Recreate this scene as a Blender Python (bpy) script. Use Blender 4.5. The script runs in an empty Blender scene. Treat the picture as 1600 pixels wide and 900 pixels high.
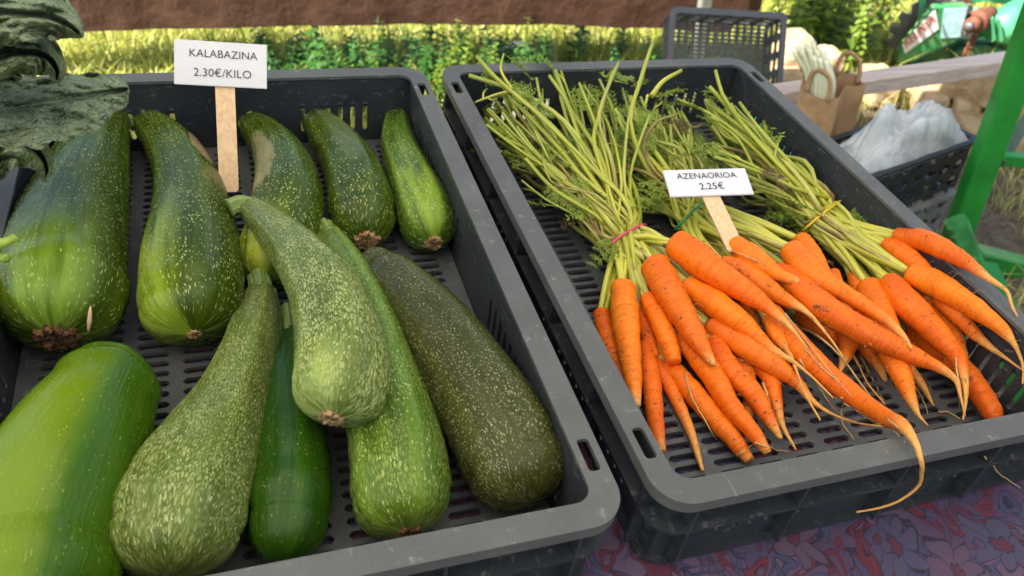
import bpy, math, random
import numpy as np
from mathutils import Matrix, Vector, noise
from mathutils.geometry import tessellate_polygon
random.seed(7); rng = np.random.default_rng(7)
S = bpy.context.scene; COL = S.collection
R_ = math.radians

# ------------------------------------------------------------------ camera, world, sun, exposure
F_PX, PITCH, ROLL, HT = 1289.4, 0.7011, 0.1586, 0.4211   # focal length (px of 1600), tilt, table roll, eye above crate rims
CAMZ = 1.25                                             # eye above the ground
cam = bpy.data.objects.new('camera', bpy.data.cameras.new('camera')); COL.objects.link(cam)
cam.data.sensor_width = 36; cam.data.lens = 36*F_PX/1600
cam.data.clip_start = .02; cam.data.clip_end = 2000
cam.location = (0, 0, CAMZ); cam.rotation_euler = (math.pi/2-PITCH, 0, 0)
cam.data.dof.use_dof = True; cam.data.dof.focus_distance = .67; cam.data.dof.aperture_fstop = 9.5
S.camera = cam
SUN_EL, SUN_AZ = R_(48), R_(-110)                        # azimuth from +Y towards +X
world = bpy.data.worlds.new('World'); S.world = world; world.use_nodes = True
wn = world.node_tree.nodes; bg = wn['Background']
sky = wn.new('ShaderNodeTexSky'); sky.sky_type = 'NISHITA'; sky.sun_disc = False
sky.sun_elevation = SUN_EL; sky.sun_rotation = SUN_AZ
world.node_tree.links.new(sky.outputs[0], bg.inputs[0]); bg.inputs[1].default_value = .07
sun = bpy.data.objects.new('sun', bpy.data.lights.new('sun', 'SUN')); COL.objects.link(sun)
sun.data.energy = 5.0; sun.data.angle = R_(.53); sun.data.color = (1, .965, .90)
sd = Vector((math.sin(SUN_AZ)*math.cos(SUN_EL), math.cos(SUN_AZ)*math.cos(SUN_EL), math.sin(SUN_EL)))
sun.rotation_euler = sd.to_track_quat('Z', 'Y').to_euler(); sun.location = sd*20
S.view_settings.view_transform = 'Standard'; S.view_settings.look = 'None'
S.view_settings.exposure = 1.76; S.view_settings.gamma = 1
S.cycles.use_denoising = True; S.cycles.max_bounces = 8; S.cycles.transparent_max_bounces = 12
S.cycles.sample_clamp_indirect = 6

# ------------------------------------------------------------------ frames: the table slopes 9 degrees sideways on the field
def _axes(roll):
    cp, sp = math.cos(PITCH), math.sin(PITCH)
    fw = np.array([0, cp, -sp]); r = np.array([1., 0, 0]); u = np.cross(r, fw)
    c, s = math.cos(roll), math.sin(roll)
    return fw, c*r+s*u, -s*r+c*u
FT, RT, UT = _axes(ROLL); FW, RW, UW = _axes(0)
_rot = np.outer(RW, RT)+np.outer(UW, UT)+np.outer(FW, FT)
MT = Matrix.Translation((0, 0, CAMZ)) @ Matrix(_rot.tolist()).to_4x4() @ Matrix.Translation((0, 0, -HT))
def ray(px, py, w=False):
    f, r, u = (FW, RW, UW) if w else (FT, RT, UT)
    return f + r*(px-800)/F_PX - u*(py-450)/F_PX
def U(px, py, z=0.):                        # table frame: point at height z over the rim plane
    d = ray(px, py); return np.array([0, 0, HT]) + d*((z-HT)/d[2])
def UP(px, py, P0, n):                      # table frame: point on a plane
    d = ray(px, py); o = np.array([0, 0, HT]); return o + d*(np.dot(P0-o, n)/np.dot(d, n))
def G(px, py, z=0.):                        # world: point at height z over the ground
    d = ray(px, py, True); return np.array([0, 0, CAMZ]) + d*((z-CAMZ)/d[2])
def W(px, py, y):                           # world: point on the upright plane at distance y
    d = ray(px, py, True); return np.array([0, 0, CAMZ]) + d*(y/d[1])
def depthT(P): return float(np.dot(np.asarray(P)-np.array([0, 0, HT]), FT))

# ------------------------------------------------------------------ material helper
class M:
    def __init__(s, name, rough=.5, spec=.5):
        s.m = bpy.data.materials.new(name); s.m.use_nodes = True
        s.t = s.m.node_tree; s.n = s.t.nodes; s.b = s.n['Principled BSDF']
        s.set('Roughness', rough); s.b.inputs['Specular IOR Level'].default_value = spec
    def link(s, a, b): s.t.links.new(a, b)
    def put(s, sock, v):
        if hasattr(v, 'is_output'): s.link(v, sock)
        elif isinstance(v, (tuple, list)) and len(v) == 3 and sock.type == 'RGBA': sock.default_value = (*v, 1)
        else: sock.default_value = v
    def set(s, k, v): s.put(s.b.inputs[k], v); return s
    def node(s, typ, **kw):
        n = s.n.new(typ)
        for k, v in kw.items(): setattr(n, k, v)
        return n
    def math(s, op, a, b=0., c=None, clamp=False):
        n = s.node('ShaderNodeMath', operation=op, use_clamp=clamp); s.put(n.inputs[0], a); s.put(n.inputs[1], b)
        if c is not None: s.put(n.inputs[2], c)
        return n.outputs[0]
    def mix(s, f, a, b, blend='MIX'):
        n = s.node('ShaderNodeMix', data_type='RGBA', blend_type=blend); s.put(n.inputs[0], f); s.put(n.inputs[6], a); s.put(n.inputs[7], b); return n.outputs[2]
    def ramp(s, v, lo, hi, a=0., b=1.):
        n = s.node('ShaderNodeMapRange', interpolation_type='SMOOTHSTEP'); s.put(n.inputs[0], v)
        for i, x in zip((1, 2, 3, 4), (lo, hi, a, b)): s.put(n.inputs[i], x)
        return n.outputs[0]
    def coord(s, k='Object'): return s.node('ShaderNodeTexCoord').outputs[k]
    def attr(s, name): return s.node('ShaderNodeAttribute', attribute_name=name)
    def scale(s, v, sc, loc=(0, 0, 0), rot=(0, 0, 0)):
        n = s.node('ShaderNodeMapping'); s.put(n.inputs[0], v); n.inputs[1].default_value = loc; n.inputs[2].default_value = rot; n.inputs[3].default_value = sc; return n.outputs[0]
    def noise(s, v, sc, det=3., rough=.55, dist=0., out='Fac'):
        n = s.node('ShaderNodeTexNoise'); s.put(n.inputs['Vector'], v); n.inputs['Scale'].default_value = sc
        n.inputs['Detail'].default_value = det; n.inputs['Roughness'].default_value = rough; n.inputs['Distortion'].default_value = dist; return n.outputs[out]
    def voro(s, v, sc, feature='F1', out='Distance', rnd=1.):
        n = s.node('ShaderNodeTexVoronoi', feature=feature); s.put(n.inputs['Vector'], v); n.inputs['Scale'].default_value = sc; n.inputs['Randomness'].default_value = rnd; return n.outputs[out]
    def rnd(s): return s.node('ShaderNodeObjectInfo').outputs['Random']
    def bump(s, h, dist=.001, strength=1.):
        n = s.node('ShaderNodeBump'); s.put(n.inputs['Height'], h); n.inputs['Distance'].default_value = dist; n.inputs['Strength'].default_value = strength
        s.link(n.outputs[0], s.b.inputs['Normal']); return s
def simple(name, col, rough=.5, var=.25, sc=30., bump=0., bsc=None, col2=None, spec=.5, metal=0.):
    m = M(name, rough, spec); c = m.coord()
    f = m.noise(c, sc, 5, .65)
    c2 = col2 or tuple(x*(1-var) for x in col)
    m.set('Base Color', m.mix(m.ramp(f, .35, .65), c2, col)); m.set('Metallic', metal)
    if bump: m.bump(m.noise(c, bsc or sc*3, 4), bump)
    return m.m

# ------------------------------------------------------------------ mesh / object helpers
def mesh(name, V, Fc, mats=None, smooth=True, attrs=None, midx=None):
    me = bpy.data.meshes.new(name); me.from_pydata([tuple(map(float, v)) for v in V], [], [tuple(f) for f in Fc])
    if mats is not None:
        for m in (mats if isinstance(mats, (list, tuple)) else [mats]): me.materials.append(m)
    if midx is not None: me.polygons.foreach_set('material_index', midx)
    me.polygons.foreach_set('use_smooth', [smooth]*len(me.polygons))
    for k, (typ, arr) in (attrs or {}).items():
        a = me.attributes.new(k, typ, 'POINT'); a.data.foreach_set('vector' if typ == 'FLOAT_VECTOR' else 'value', np.asarray(arr, dtype=np.float32).ravel())
    me.update(); return me
def tagit(o, label=None, cat=None, group=None, kind=None):
    for k, v in (('label', label), ('category', cat), ('group', group), ('kind', kind)):
        if v: o[k] = v
    return o
def thing(name, label, cat, base=(0, 0, 0), table=True, group=None):
    o = bpy.data.objects.new(name, None); COL.objects.link(o); o.empty_display_size = .02
    B = Matrix.Translation(Vector([float(x) for x in base])); o.matrix_world = (MT @ B) if table else B
    o['_b'] = [float(x) for x in base]; return tagit(o, label, cat, group)
def part(name, V, Fc, mat, parent, smooth=True, label=None, kind=None, attrs=None, base=None, midx=None):
    """A mesh part; V in the thing's absolute frame, moved to the thing's base."""
    b = np.array(base if base is not None else base_of(parent))
    me = mesh(name, np.asarray(V, float)-b, Fc, mat, smooth, attrs, midx)
    o = bpy.data.objects.new(name, me); COL.objects.link(o); o.parent = parent
    return tagit(o, label, kind=kind)
def base_of(o):
    while o.parent: o = o.parent
    return list(o['_b'])
def solo(name, V, Fc, mat, label, cat, base, table=True, smooth=True, group=None, kind=None, attrs=None):
    me = mesh(name, np.asarray(V, float)-np.array(base), Fc, mat, smooth, attrs)
    o = bpy.data.objects.new(name, me); COL.objects.link(o)
    B = Matrix.Translation(Vector([float(x) for x in base])); o.matrix_world = (MT @ B) if table else B
    return tagit(o, label, cat, group, kind)
class MB:
    def __init__(s): s.V = []; s.F = []
    def add(s, V, Fc):
        n = len(s.V); s.V += [tuple(v) for v in V]; s.F += [tuple(i+n for i in f) for f in Fc]; return s
def box(p, q):
    x0, y0, z0 = p; x1, y1, z1 = q
    V = [(x0, y0, z0), (x1, y0, z0), (x1, y1, z0), (x0, y1, z0), (x0, y0, z1), (x1, y0, z1), (x1, y1, z1), (x0, y1, z1)]
    return V, [(3, 2, 1, 0), (4, 5, 6, 7), (0, 1, 5, 4), (1, 2, 6, 5), (2, 3, 7, 6), (3, 0, 4, 7)]
def bar(p, q, w, h, up=(0, 0, 1), bev=.0):
    """Rectangular bar from p to q with chamfered long edges."""
    p, q = np.array(p, float), np.array(q, float); d = (q-p)/np.linalg.norm(q-p)
    s = np.cross(d, up); s /= np.linalg.norm(s); t = np.cross(s, d)
    a, b = w/2, h/2; e = bev or min(w, h)*.12
    o = [(-a+e, -b), (a-e, -b), (a, -b+e), (a, b-e), (a-e, b), (-a+e, b), (-a, b-e), (-a, -b+e)]
    V = [p+s*x+t*y for x, y in o]+[q+s*x+t*y for x, y in o]
    return V, [(i, (i+1) % 8, 8+(i+1) % 8, 8+i) for i in range(8)]+[tuple(range(7, -1, -1)), tuple(range(8, 16))]
def catmull(P, n, alpha=.5):
    P = np.asarray(P, float); k = len(P)
    if k == 2: return P[0]+(P[1]-P[0])*np.linspace(0, 1, n)[:, None]
    Q = np.vstack([2*P[0]-P[1], P, 2*P[-1]-P[-2]])
    L = np.r_[0, np.cumsum(np.linalg.norm(np.diff(P[:, :3], axis=0), axis=1)+1e-9)]; out = []
    for s in np.linspace(0, L[-1], n):
        i = min(max(int(np.searchsorted(L, s, 'right'))-1, 0), k-2); t = (s-L[i])/(L[i+1]-L[i])
        a, b, c, d = Q[i:i+4]
        h1 = L[i+1]-L[i]
        h0 = L[i]-L[i-1] if i > 0 else h1; h2 = L[i+2]-L[i+1] if i+2 < k else h1
        m1 = ((b-a)/h0*h1+(c-b)/h1*h0)/(h0+h1)*h1; m2 = ((c-b)/h1*h2+(d-c)/h2*h1)/(h1+h2)*h1
        out.append((2*t**3-3*t*t+1)*b+(t**3-2*t*t+t)*m1+(-2*t**3+3*t*t)*c+(t**3-t*t)*m2)
    return np.array(out)
def tube(P, Rr, sides=10, prof=None, up=(0, 0, 1)):
    """Swept tube. Returns V, F, attrs (axis coordinates in metres, t along, rib angle)."""
    P = np.asarray(P, float); n = len(P); Rr = np.asarray(Rr, float)
    T = np.gradient(P, axis=0); T /= np.linalg.norm(T, axis=1)[:, None]+1e-12
    nrm = np.array(up, float)-T[0]*np.dot(up, T[0])
    if np.linalg.norm(nrm) < 1e-3: nrm = np.cross(T[0], (1, .2, 0))
    nrm /= np.linalg.norm(nrm); th = np.linspace(0, 2*np.pi, sides, endpoint=False)
    L = np.r_[0, np.cumsum(np.linalg.norm(np.diff(P, axis=0), axis=1))]
    V, ax, tt, ang = [], [], [], []; r0 = float(np.max(Rr))
    for i in range(n):
        nrm = nrm-T[i]*np.dot(nrm, T[i]); nrm /= np.linalg.norm(nrm); b = np.cross(T[i], nrm)
        t = L[i]/L[-1]; k = prof(th, t, L[i]) if prof else 1.
        rr = Rr[i]*k*np.ones(sides)
        V.append(P[i]+rr[:, None]*(np.cos(th)[:, None]*nrm+np.sin(th)[:, None]*b))
        ax.append(np.c_[np.cos(th)*r0, np.sin(th)*r0, np.full(sides, L[i])]); tt += [t]*sides; ang += list(th)
    V = np.vstack(V+[P[:1], P[-1:]]); ax = np.vstack(ax+[[[0, 0, 0]], [[0, 0, L[-1]]]]); tt += [0, 1]; ang += [0, 0]
    Fc = []
    for i in range(n-1):
        for j in range(sides):
            a, b2 = i*sides+j, i*sides+(j+1) % sides; Fc.append((a, b2, b2+sides, a+sides))
    e = n*sides
    for j in range(sides):
        Fc.append((e, (j+1) % sides, j)); Fc.append((e+1, e-sides+j, e-sides+(j+1) % sides))
    return V, Fc, {'ax': ('FLOAT_VECTOR', ax), 'tt': ('FLOAT', tt), 'ang': ('FLOAT', ang)}
def rrect(x0, y0, x1, y1, r, n=6):
    out = []
    for cx, cy, a in ((x1-r, y0+r, -90), (x1-r, y1-r, 0), (x0+r, y1-r, 90), (x0+r, y0+r, 180)):
        out += [(cx+r*math.cos(R_(a+90*k/n)), cy+r*math.sin(R_(a+90*k/n))) for k in range(n+1)]
    return out
def plate(loops, t, to3=lambda x, y, z: (x, y, z)):
    """Flat plate with holes: loops[0] outline, the rest holes; thickness t downwards."""
    L = [[Vector((x, y, 0)) for x, y in l] for l in loops]
    tri = tessellate_polygon(L); pts = [p for l in loops for p in l]; n = len(pts)
    V = [to3(x, y, 0) for x, y in pts]+[to3(x, y, -t) for x, y in pts]; Fc = []
    for a, b, c in tri:
        (ax, ay), (bx, by), (cx, cy) = pts[a], pts[b], pts[c]
        if (bx-ax)*(cy-ay)-(by-ay)*(cx-ax) < 0: b, c = c, b
        Fc += [(a, b, c), (a+n, c+n, b+n)]
    o = 0
    for li, l in enumerate(loops):
        area = sum(l[i][0]*l[(i+1) % len(l)][1]-l[(i+1) % len(l)][0]*l[i][1] for i in range(len(l)))
        for i in range(len(l)):
            a, b = o+i, o+(i+1) % len(l)
            Fc.append((a, a+n, b+n, b) if (area > 0) == (li == 0) else (b, b+n, a+n, a))
        o += len(l)
    return V, Fc
def slotgrid(x0, y0, nx, ny, cw, ch, sw, sh, z, t):
    """Grid of cells each pierced by one chamfered slot (top, underside and slot sides)."""
    V, Fc = [], []
    e = min(sw, sh)*.38
    for i in range(nx):
        for j in range(ny):
            cx, cy = x0+(i+.5)*cw, y0+(j+.5)*ch; a, b = sw/2, sh/2; A, B = cw/2, ch/2
            hole = [(-a+e, -b), (a-e, -b), (a, -b+e), (a, b-e), (a-e, b), (-a+e, b), (-a, b-e), (-a, -b+e)]
            cor = [(-A, -B), (A, -B), (A, B), (-A, B)]
            n = len(V)
            for zz in (z, z-t):
                V += [(cx+x, cy+y, zz) for x, y in hole+cor]
            for s, (q, fl) in enumerate(((0, False), (12, True))):
                for f in ((8, 9, 1, 0), (9, 10, 3, 2), (10, 11, 5, 4), (11, 8, 7, 6), (9, 2, 1), (10, 4, 3), (11, 6, 5), (8, 0, 7)):
                    f = tuple(n+q+k for k in f); Fc.append(f[::-1] if fl else f)
            for k in range(8):
                k2 = (k+1) % 8; Fc.append((n+k, n+k2, n+12+k2, n+12+k))
    return V, Fc

# ------------------------------------------------------------------ materials
def plastic_mat(name, col, dust=.5):
    m = M(name, .5, .25); c = m.coord()
    n1 = m.noise(c, 9, 6, .7); n2 = m.noise(m.scale(c, (1, 1, 3)), 70, 5, .75)
    col2 = m.mix(m.ramp(n1, .35, .75), col, tuple(x*1.35 for x in col))
    d = m.math('MULTIPLY', m.ramp(n2, .56, .74), dust)
    sc = m.noise(m.scale(c, (260, 18, 60), rot=(0, 0, .5)), 1, 2)
    d = m.math('MAXIMUM', d, m.math('MULTIPLY', m.ramp(sc, .69, .73), .22*dust*2))
    sp = m.math('MULTIPLY', m.ramp(m.voro(c, 95), .13, .07), m.ramp(m.noise(c, 12), .5, .6))
    d = m.math('MAXIMUM', d, m.math('MULTIPLY', sp, .3))
    m.set('Base Color', m.mix(d, col2, (.27, .26, .24))); m.set('Roughness', m.ramp(n2, .3, .75, .3, .62))
    m.bump(m.noise(c, 420, 3), .0004, .5); return m.m
GREY = plastic_mat('grey_plastic', (.028, .031, .036))
GREY_RIM = plastic_mat('grey_plastic_worn_rim', (.090, .088, .084), .8)
FLOORP = plastic_mat('grey_plastic_floor', (.074, .076, .079), .6)
BLACKP = simple('black_plastic', (.022, .023, .025), .4, bump=.0003)
GREYP2 = simple('mid_grey_plastic', (.085, .09, .105), .5, bump=.0003)
GREEN = simple('green_paint', (.02, .27, .035), .32, .3, 8, .0004, 60)
MINT = simple('green_paint_sunlit', (.10, .42, .20), .45, .4, 14, .0005, 60, col2=(.045, .30, .12))  # machine's green where sunlit; the sunlight is put into the colour
DKGREEN = simple('green_paint_shaded', (.01, .10, .05), .4, .4, 10)  # same green, darkened in colour for the machine's shaded lower parts
RUST = simple('rust', (.22, .075, .035), .85, .5, 40, .002, 120)
STEEL = simple('weathered_steel', (.17, .16, .16), .55, .4, 25, .0006, 80, metal=.3)
WHITE = simple('white_paint', (.72, .70, .68), .5, .12, 20)
CARD = simple('laminated_card', (.66, .63, .67), .3, .05, 40)
INK = simple('black_ink', (.015, .015, .02), .5)
REDINK = simple('red_print', (.55, .05, .03), .5)
STICK = M('pale_wood_stick', .6); _c = STICK.coord()
STICK.set('Base Color', STICK.mix(STICK.ramp(STICK.noise(STICK.scale(_c, (260, 260, 14)), 1, 4), .3, .7), (.66, .40, .21), (.78, .53, .31))); STICK = STICK.m
BEAMW = M('weathered_pine', .75); _c = BEAMW.coord()
BEAMW.set('Base Color', BEAMW.mix(BEAMW.ramp(BEAMW.noise(BEAMW.scale(_c, (3, 60, 60)), 1, 5, .7), .3, .72), (.50, .39, .33), (.74, .61, .53)))
BEAMW.bump(BEAMW.noise(BEAMW.scale(_c, (4, 90, 90)), 1, 4), .002); BEAMW = BEAMW.m
LIME = M('limestone', .9, .2); _c = LIME.coord('Object')
LIME.set('Base Color', LIME.mix(LIME.ramp(LIME.noise(_c, 16, 6, .7), .3, .7), (.42, .28, .14), (.68, .51, .31)))
LIME.bump(LIME.noise(_c, 45, 6, .7), .012); LIME = LIME.m
PAPER = M('brown_paper', .8, .2); _c = PAPER.coord()
PAPER.set('Base Color', PAPER.mix(PAPER.ramp(PAPER.noise(_c, 22, 4), .3, .7), (.40, .235, .12), (.50, .31, .175)))
PAPER.bump(PAPER.noise(PAPER.scale(_c, (1, 1, .25)), 40, 4, .6, .6), .006); PAPER = PAPER.m
TARP = M('brown_tarpaulin', .7, .3); _c = TARP.coord()
_n = TARP.noise(TARP.scale(_c, (1, 1, 2.2)), 4.5, 7, .75)
TARP.set('Base Color', TARP.mix(TARP.ramp(_n, .42, .7), (.048, .019, .010), (.080, .036, .020)))
TARP.bump(TARP.noise(_c, 14, 5), .01); TARP = TARP.m
def film_mat():
    m = M('clear_plastic_film', .14, .8); c = m.coord()
    m.set('Base Color', (.92, .93, .95))
    m.bump(m.math('ABSOLUTE', m.math('SUBTRACT', m.noise(c, 15, 3, .5, 1.2), .5)), .012)
    tr = m.node('ShaderNodeBsdfTransparent'); tl = m.node('ShaderNodeBsdfTranslucent'); tl.inputs[0].default_value = (.8, .84, .88, 1)
    mx = m.node('ShaderNodeMixShader'); mx.inputs[0].default_value = .25
    m.link(m.b.outputs[0], mx.inputs[1]); m.link(tl.outputs[0], mx.inputs[2])
    mx2 = m.node('ShaderNodeMixShader'); m.put(mx2.inputs[0], m.ramp(m.noise(c, 9, 4), .35, .65, .25, .62))
    m.link(mx.outputs[0], mx2.inputs[1]); m.link(tr.outputs[0], mx2.inputs[2])
    m.link(mx2.outputs[0], m.n['Material Output'].inputs[0]); return m.m
FILM = film_mat()
def leafy(name, a, b, rough=.5, transl=.35, sc=20., rnd=.3):
    m = M(name, rough, .4); c = m.coord()
    col = m.mix(m.ramp(m.noise(c, sc, 3), .3, .7), a, b)
    col = m.mix(m.math('MULTIPLY', m.rnd(), rnd), col, tuple(x*1.5 for x in b))
    m.set('Base Color', col)
    tl = m.node('ShaderNodeBsdfTranslucent'); m.put(tl.inputs[0], col)
    mx = m.node('ShaderNodeMixShader'); mx.inputs[0].default_value = transl
    m.link(m.b.outputs[0], mx.inputs[1]); m.link(tl.outputs[0], mx.inputs[2]); m.link(mx.outputs[0], m.n['Material Output'].inputs[0])
    return m.m
WEED = leafy('weed_leaf', (.020, .085, .010), (.055, .15, .02), .5, .3, 9)
WEEDL = leafy('weed_leaf_light', (.10, .17, .02), (.26, .34, .045), .5, .4, 9)
WSTEM = simple('weed_stem', (.07, .13, .03), .6)
FROND = leafy('carrot_frond', (.12, .19, .015), (.27, .34, .045), .5, .35, 60)
GRASS = M('grass_blade', .6, .3)
_f = GRASS.attr('gc').outputs['Fac']
_col = GRASS.mix(GRASS.ramp(_f, .0, .6), (.27, .33, .045), (.50, .50, .10)); _col = GRASS.mix(GRASS.ramp(_f, .62, .95), _col, (.74, .66, .30))
GRASS.set('Base Color', _col); _tl = GRASS.node('ShaderNodeBsdfTranslucent'); GRASS.put(_tl.inputs[0], _col)
_mx = GRASS.node('ShaderNodeMixShader'); _mx.inputs[0].default_value = .4
GRASS.link(GRASS.b.outputs[0], _mx.inputs[1]); GRASS.link(_tl.outputs[0], _mx.inputs[2]); GRASS.link(_mx.outputs[0], GRASS.n['Material Output'].inputs[0]); GRASS = GRASS.m

def courgette_mat(name, dark, mid, speck, sp=.66, spsize=.41, rib=.18, net=0., glow=None, glow_t=(.55, .95), glow_ang=0., glow_w=1.2, stk=75, gn=(.25, .6), patch=None, rough=.26, spscale=560):
    m = M(name, rough, .23); ax = m.attr('ax').outputs['Vector']; tt = m.attr('tt').outputs['Fac']
    sxa = m.node('ShaderNodeSeparateXYZ'); m.link(ax, sxa.inputs[0]); ang = m.math('ARCTAN2', sxa.outputs[1], sxa.outputs[0])
    st = m.noise(m.scale(ax, (stk, stk, stk*.12)), 1, 4, .6)                              # streaks along the fruit
    s2_ = m.noise(m.scale(ax, (260, 260, 13)), 1, 3, .6); col = m.mix(m.ramp(m.math('ADD', m.math('MULTIPLY', st, .6), m.math('MULTIPLY', s2_, .4)), .34, .66), dark, mid)
    ribf = m.ramp(m.math('COSINE', m.math('MULTIPLY', m.math('ADD', ang, .35), 5.)), .25, 1.)
    col = m.mix(m.math('MULTIPLY', ribf, rib), col, tuple(min(1, x*1.8) for x in mid))
    if glow:
        gd = m.ramp(m.math('COSINE', m.math('SUBTRACT', ang, glow_ang)), 1-glow_w, 1.)
        g = m.math('MULTIPLY', m.ramp(tt, *glow_t), gd)
        g = m.math('MULTIPLY', g, m.ramp(m.noise(m.scale(ax, (55, 55, 10)), 1, 3), *gn))
        col = m.mix(g, col, glow)
    wv = m.node('ShaderNodeVectorMath', operation='ADD')
    m.link(ax, wv.inputs[0]); sc_ = m.node('ShaderNodeVectorMath', operation='SCALE'); m.link(m.noise(ax, 180, 2, out='Color'), sc_.inputs[0]); sc_.inputs['Scale'].default_value = .004; m.link(sc_.outputs[0], wv.inputs[1])
    vv = m.scale(wv.outputs[0], (1, 1, .42))
    d = m.voro(vv, spscale); cr = m.voro(vv, spscale, out='Color')
    sepr = m.node('ShaderNodeSeparateColor'); m.link(cr, sepr.inputs[0])
    keep = m.ramp(sepr.outputs[0], 1-sp-.03, 1-sp+.06, .0, 1.)
    clus = m.ramp(m.noise(m.scale(ax, (1, 1, .6)), 45, 3), .3, .58, .68, 1.)
    size = m.math('MULTIPLY', m.math('MULTIPLY', keep, clus), spsize)
    s1 = m.math('MULTIPLY', m.ramp(m.math('SUBTRACT', size, d), .0, .09), m.ramp(sepr.outputs[1], 0, 1, .3, .9))
    col = m.mix(s1, col, speck)
    if net:
        e = m.voro(m.scale(wv.outputs[0], (1, 1, .30)), 540, 'DISTANCE_TO_EDGE')
        nn = m.math('MULTIPLY', m.ramp(e, .04, .26), m.ramp(m.noise(m.scale(ax, (1, 1, .5)), 60, 4), .30, .66, .15, 1.))
        col = m.mix(m.math('MULTIPLY', nn, net), col, speck)
    rg = m.ramp(m.noise(ax, 30, 3), .3, .7, rough-.08, rough+.14)
    for (a0, t0, wa, wt, pc, k) in (patch or []):
        da = m.math('SUBTRACT', 1., m.math('COSINE', m.math('SUBTRACT', ang, a0)))
        q = m.math('ADD', m.math('DIVIDE', da, wa), m.math('POWER', m.math('DIVIDE', m.math('ABSOLUTE', m.math('SUBTRACT', tt, t0)), wt), 2.))
        q = m.math('ADD', q, m.math('MULTIPLY', m.math('SUBTRACT', m.noise(m.scale(ax, (90, 90, 45)), 1, 5, .7), .5), 1.9))
        pm = m.math('MULTIPLY', m.ramp(q, 1.0, .6), k)
        col = m.mix(pm, col, m.mix(m.ramp(m.noise(m.scale(ax, (300, 300, 60)), 1, 3), .3, .7), pc, tuple(x*.72 for x in pc)))
    m.set('Base Color', col); m.set('Roughness', rg)
    h = m.math('ADD', m.math('MULTIPLY', s1, .35), m.math('ADD', m.math('MULTIPLY', m.noise(m.scale(ax, (1, 1, .35)), 260, 3), .7), m.math('MULTIPLY', s2_, .8)))
    m.bump(h, .0011 if net else .0008, .8); return m.m
STEMG = M('courgette_stem', .55); _ax = STEMG.attr('ax').outputs['Vector']
_st = STEMG.noise(STEMG.scale(_ax, (300, 300, 60)), 1, 4)
STEMG.set('Base Color', STEMG.mix(STEMG.ramp(_st, .3, .7), (.10, .17, .03), (.27, .34, .09))); STEMG.bump(_st, .0015); STEMG = STEMG.m
SCAR = M('corky_scar', .9, .2); _c = SCAR.coord()
SCAR.set('Base Color', SCAR.mix(SCAR.ramp(SCAR.noise(_c, 190, 5, .7), .35, .68), (.20, .10, .045), (.62, .40, .20))); SCAR.bump(SCAR.noise(_c, 330, 4), .003); SCAR = SCAR.m
SCARD = M('dark_corky_scar', .9, .2); _c = SCARD.coord()
SCARD.set('Base Color', SCARD.mix(SCARD.ramp(SCARD.noise(_c, 190, 5, .7), .35, .7), (.035, .016, .01), (.30, .14, .06))); SCARD.bump(SCARD.noise(_c, 330, 4), .003); SCARD = SCARD.m
def carrot_mat(name, base, deep, dirt=.5):
    m = M(name, .42, .28); ax = m.attr('ax').outputs['Vector']; tt = m.attr('tt').outputs['Fac']
    big = m.noise(m.scale(ax, (45, 45, 16)), 1, 3)
    off = m.node('ShaderNodeVectorMath', operation='ADD'); m.link(ax, off.inputs[0])
    cb = m.node('ShaderNodeCombineXYZ'); m.put(cb.inputs[0], m.math('MULTIPLY', m.rnd(), 3.)); m.link(cb.outputs[0], off.inputs[1]); av = off.outputs[0]
    ring = m.noise(m.scale(av, (28, 28, 300)), 1, 4, .65)
    col = m.mix(m.ramp(big, .3, .7), deep, base); col = m.mix(m.math('MULTIPLY', m.ramp(m.rnd(), .55, 1.), .18), col, (.86, .30, .02))
    col = m.mix(m.ramp(ring, .58, .70, 0, .32), col, tuple(x*.62 for x in deep))
    col = m.mix(m.ramp(m.attr('rad').outputs['Fac'], .0065, .002, 0, .85), col, (.74, .40, .11))
    sp = m.math('MULTIPLY', m.ramp(m.voro(m.scale(av, (1, 1, 1.8)), 95), .20, .12), m.ramp(m.noise(av, 40), .42, .54))
    db = m.ramp(m.noise(m.scale(av, (60, 60, 55)), 1, 5, .7), .61, .70)
    top = m.math('MULTIPLY', m.ramp(tt, .05, .0), m.ramp(m.noise(av, 160, 3), .4, .6))
    d = m.math('MULTIPLY', m.math('MAXIMUM', m.math('MAXIMUM', sp, db), top), dirt)
    m.set('Base Color', m.mix(d, col, (.09, .045, .02)))
    m.set('Roughness', m.ramp(m.noise(av, 120), .3, .7, .34, .56))
    h = m.math('ADD', m.math('MULTIPLY', m.ramp(ring, .45, .75), -1.), m.math('MULTIPLY', m.noise(av, 160, 4), .5))
    m.bump(h, .0009, .85)
    m.b.subsurface_method = 'BURLEY' if False else m.b.subsurface_method
    m.set('Subsurface Weight', .08); m.b.inputs['Subsurface Radius'].default_value = (.004, .0015, .0005); return m.m
CARROT = [carrot_mat('carrot_skin', (.88, .185, .005), (.80, .125, .003)), carrot_mat('carrot_skin_bright', (.92, .215, .006), (.84, .15, .004), .5), carrot_mat('carrot_skin_dirty', (.84, .165, .005), (.70, .105, .004), .9)]
ROOT = simple('pale_root', (.62, .40, .16), .6, .3, 60)
STALK = M('carrot_stalk', .42); _ax = STALK.attr('ax').outputs['Vector']; _t = STALK.attr('tt').outputs['Fac']
_c1 = STALK.mix(STALK.ramp(STALK.noise(STALK.scale(_ax, (500, 500, 18)), 1, 3), .3, .7), (.30, .32, .016), (.60, .55, .075))
_c1 = STALK.mix(STALK.ramp(STALK.rnd(), .25, 1., 0., .55), _c1, (.54, .50, .17)); _c1 = STALK.mix(STALK.ramp(_t, .5, 1., 0., .55), _c1, (.20, .28, .03))
_br = STALK.math('MULTIPLY', STALK.ramp(STALK.rnd(), .86, .93), STALK.ramp(STALK.noise(STALK.scale(_ax, (90, 90, 22)), 1, 4), .4, .6))
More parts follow.
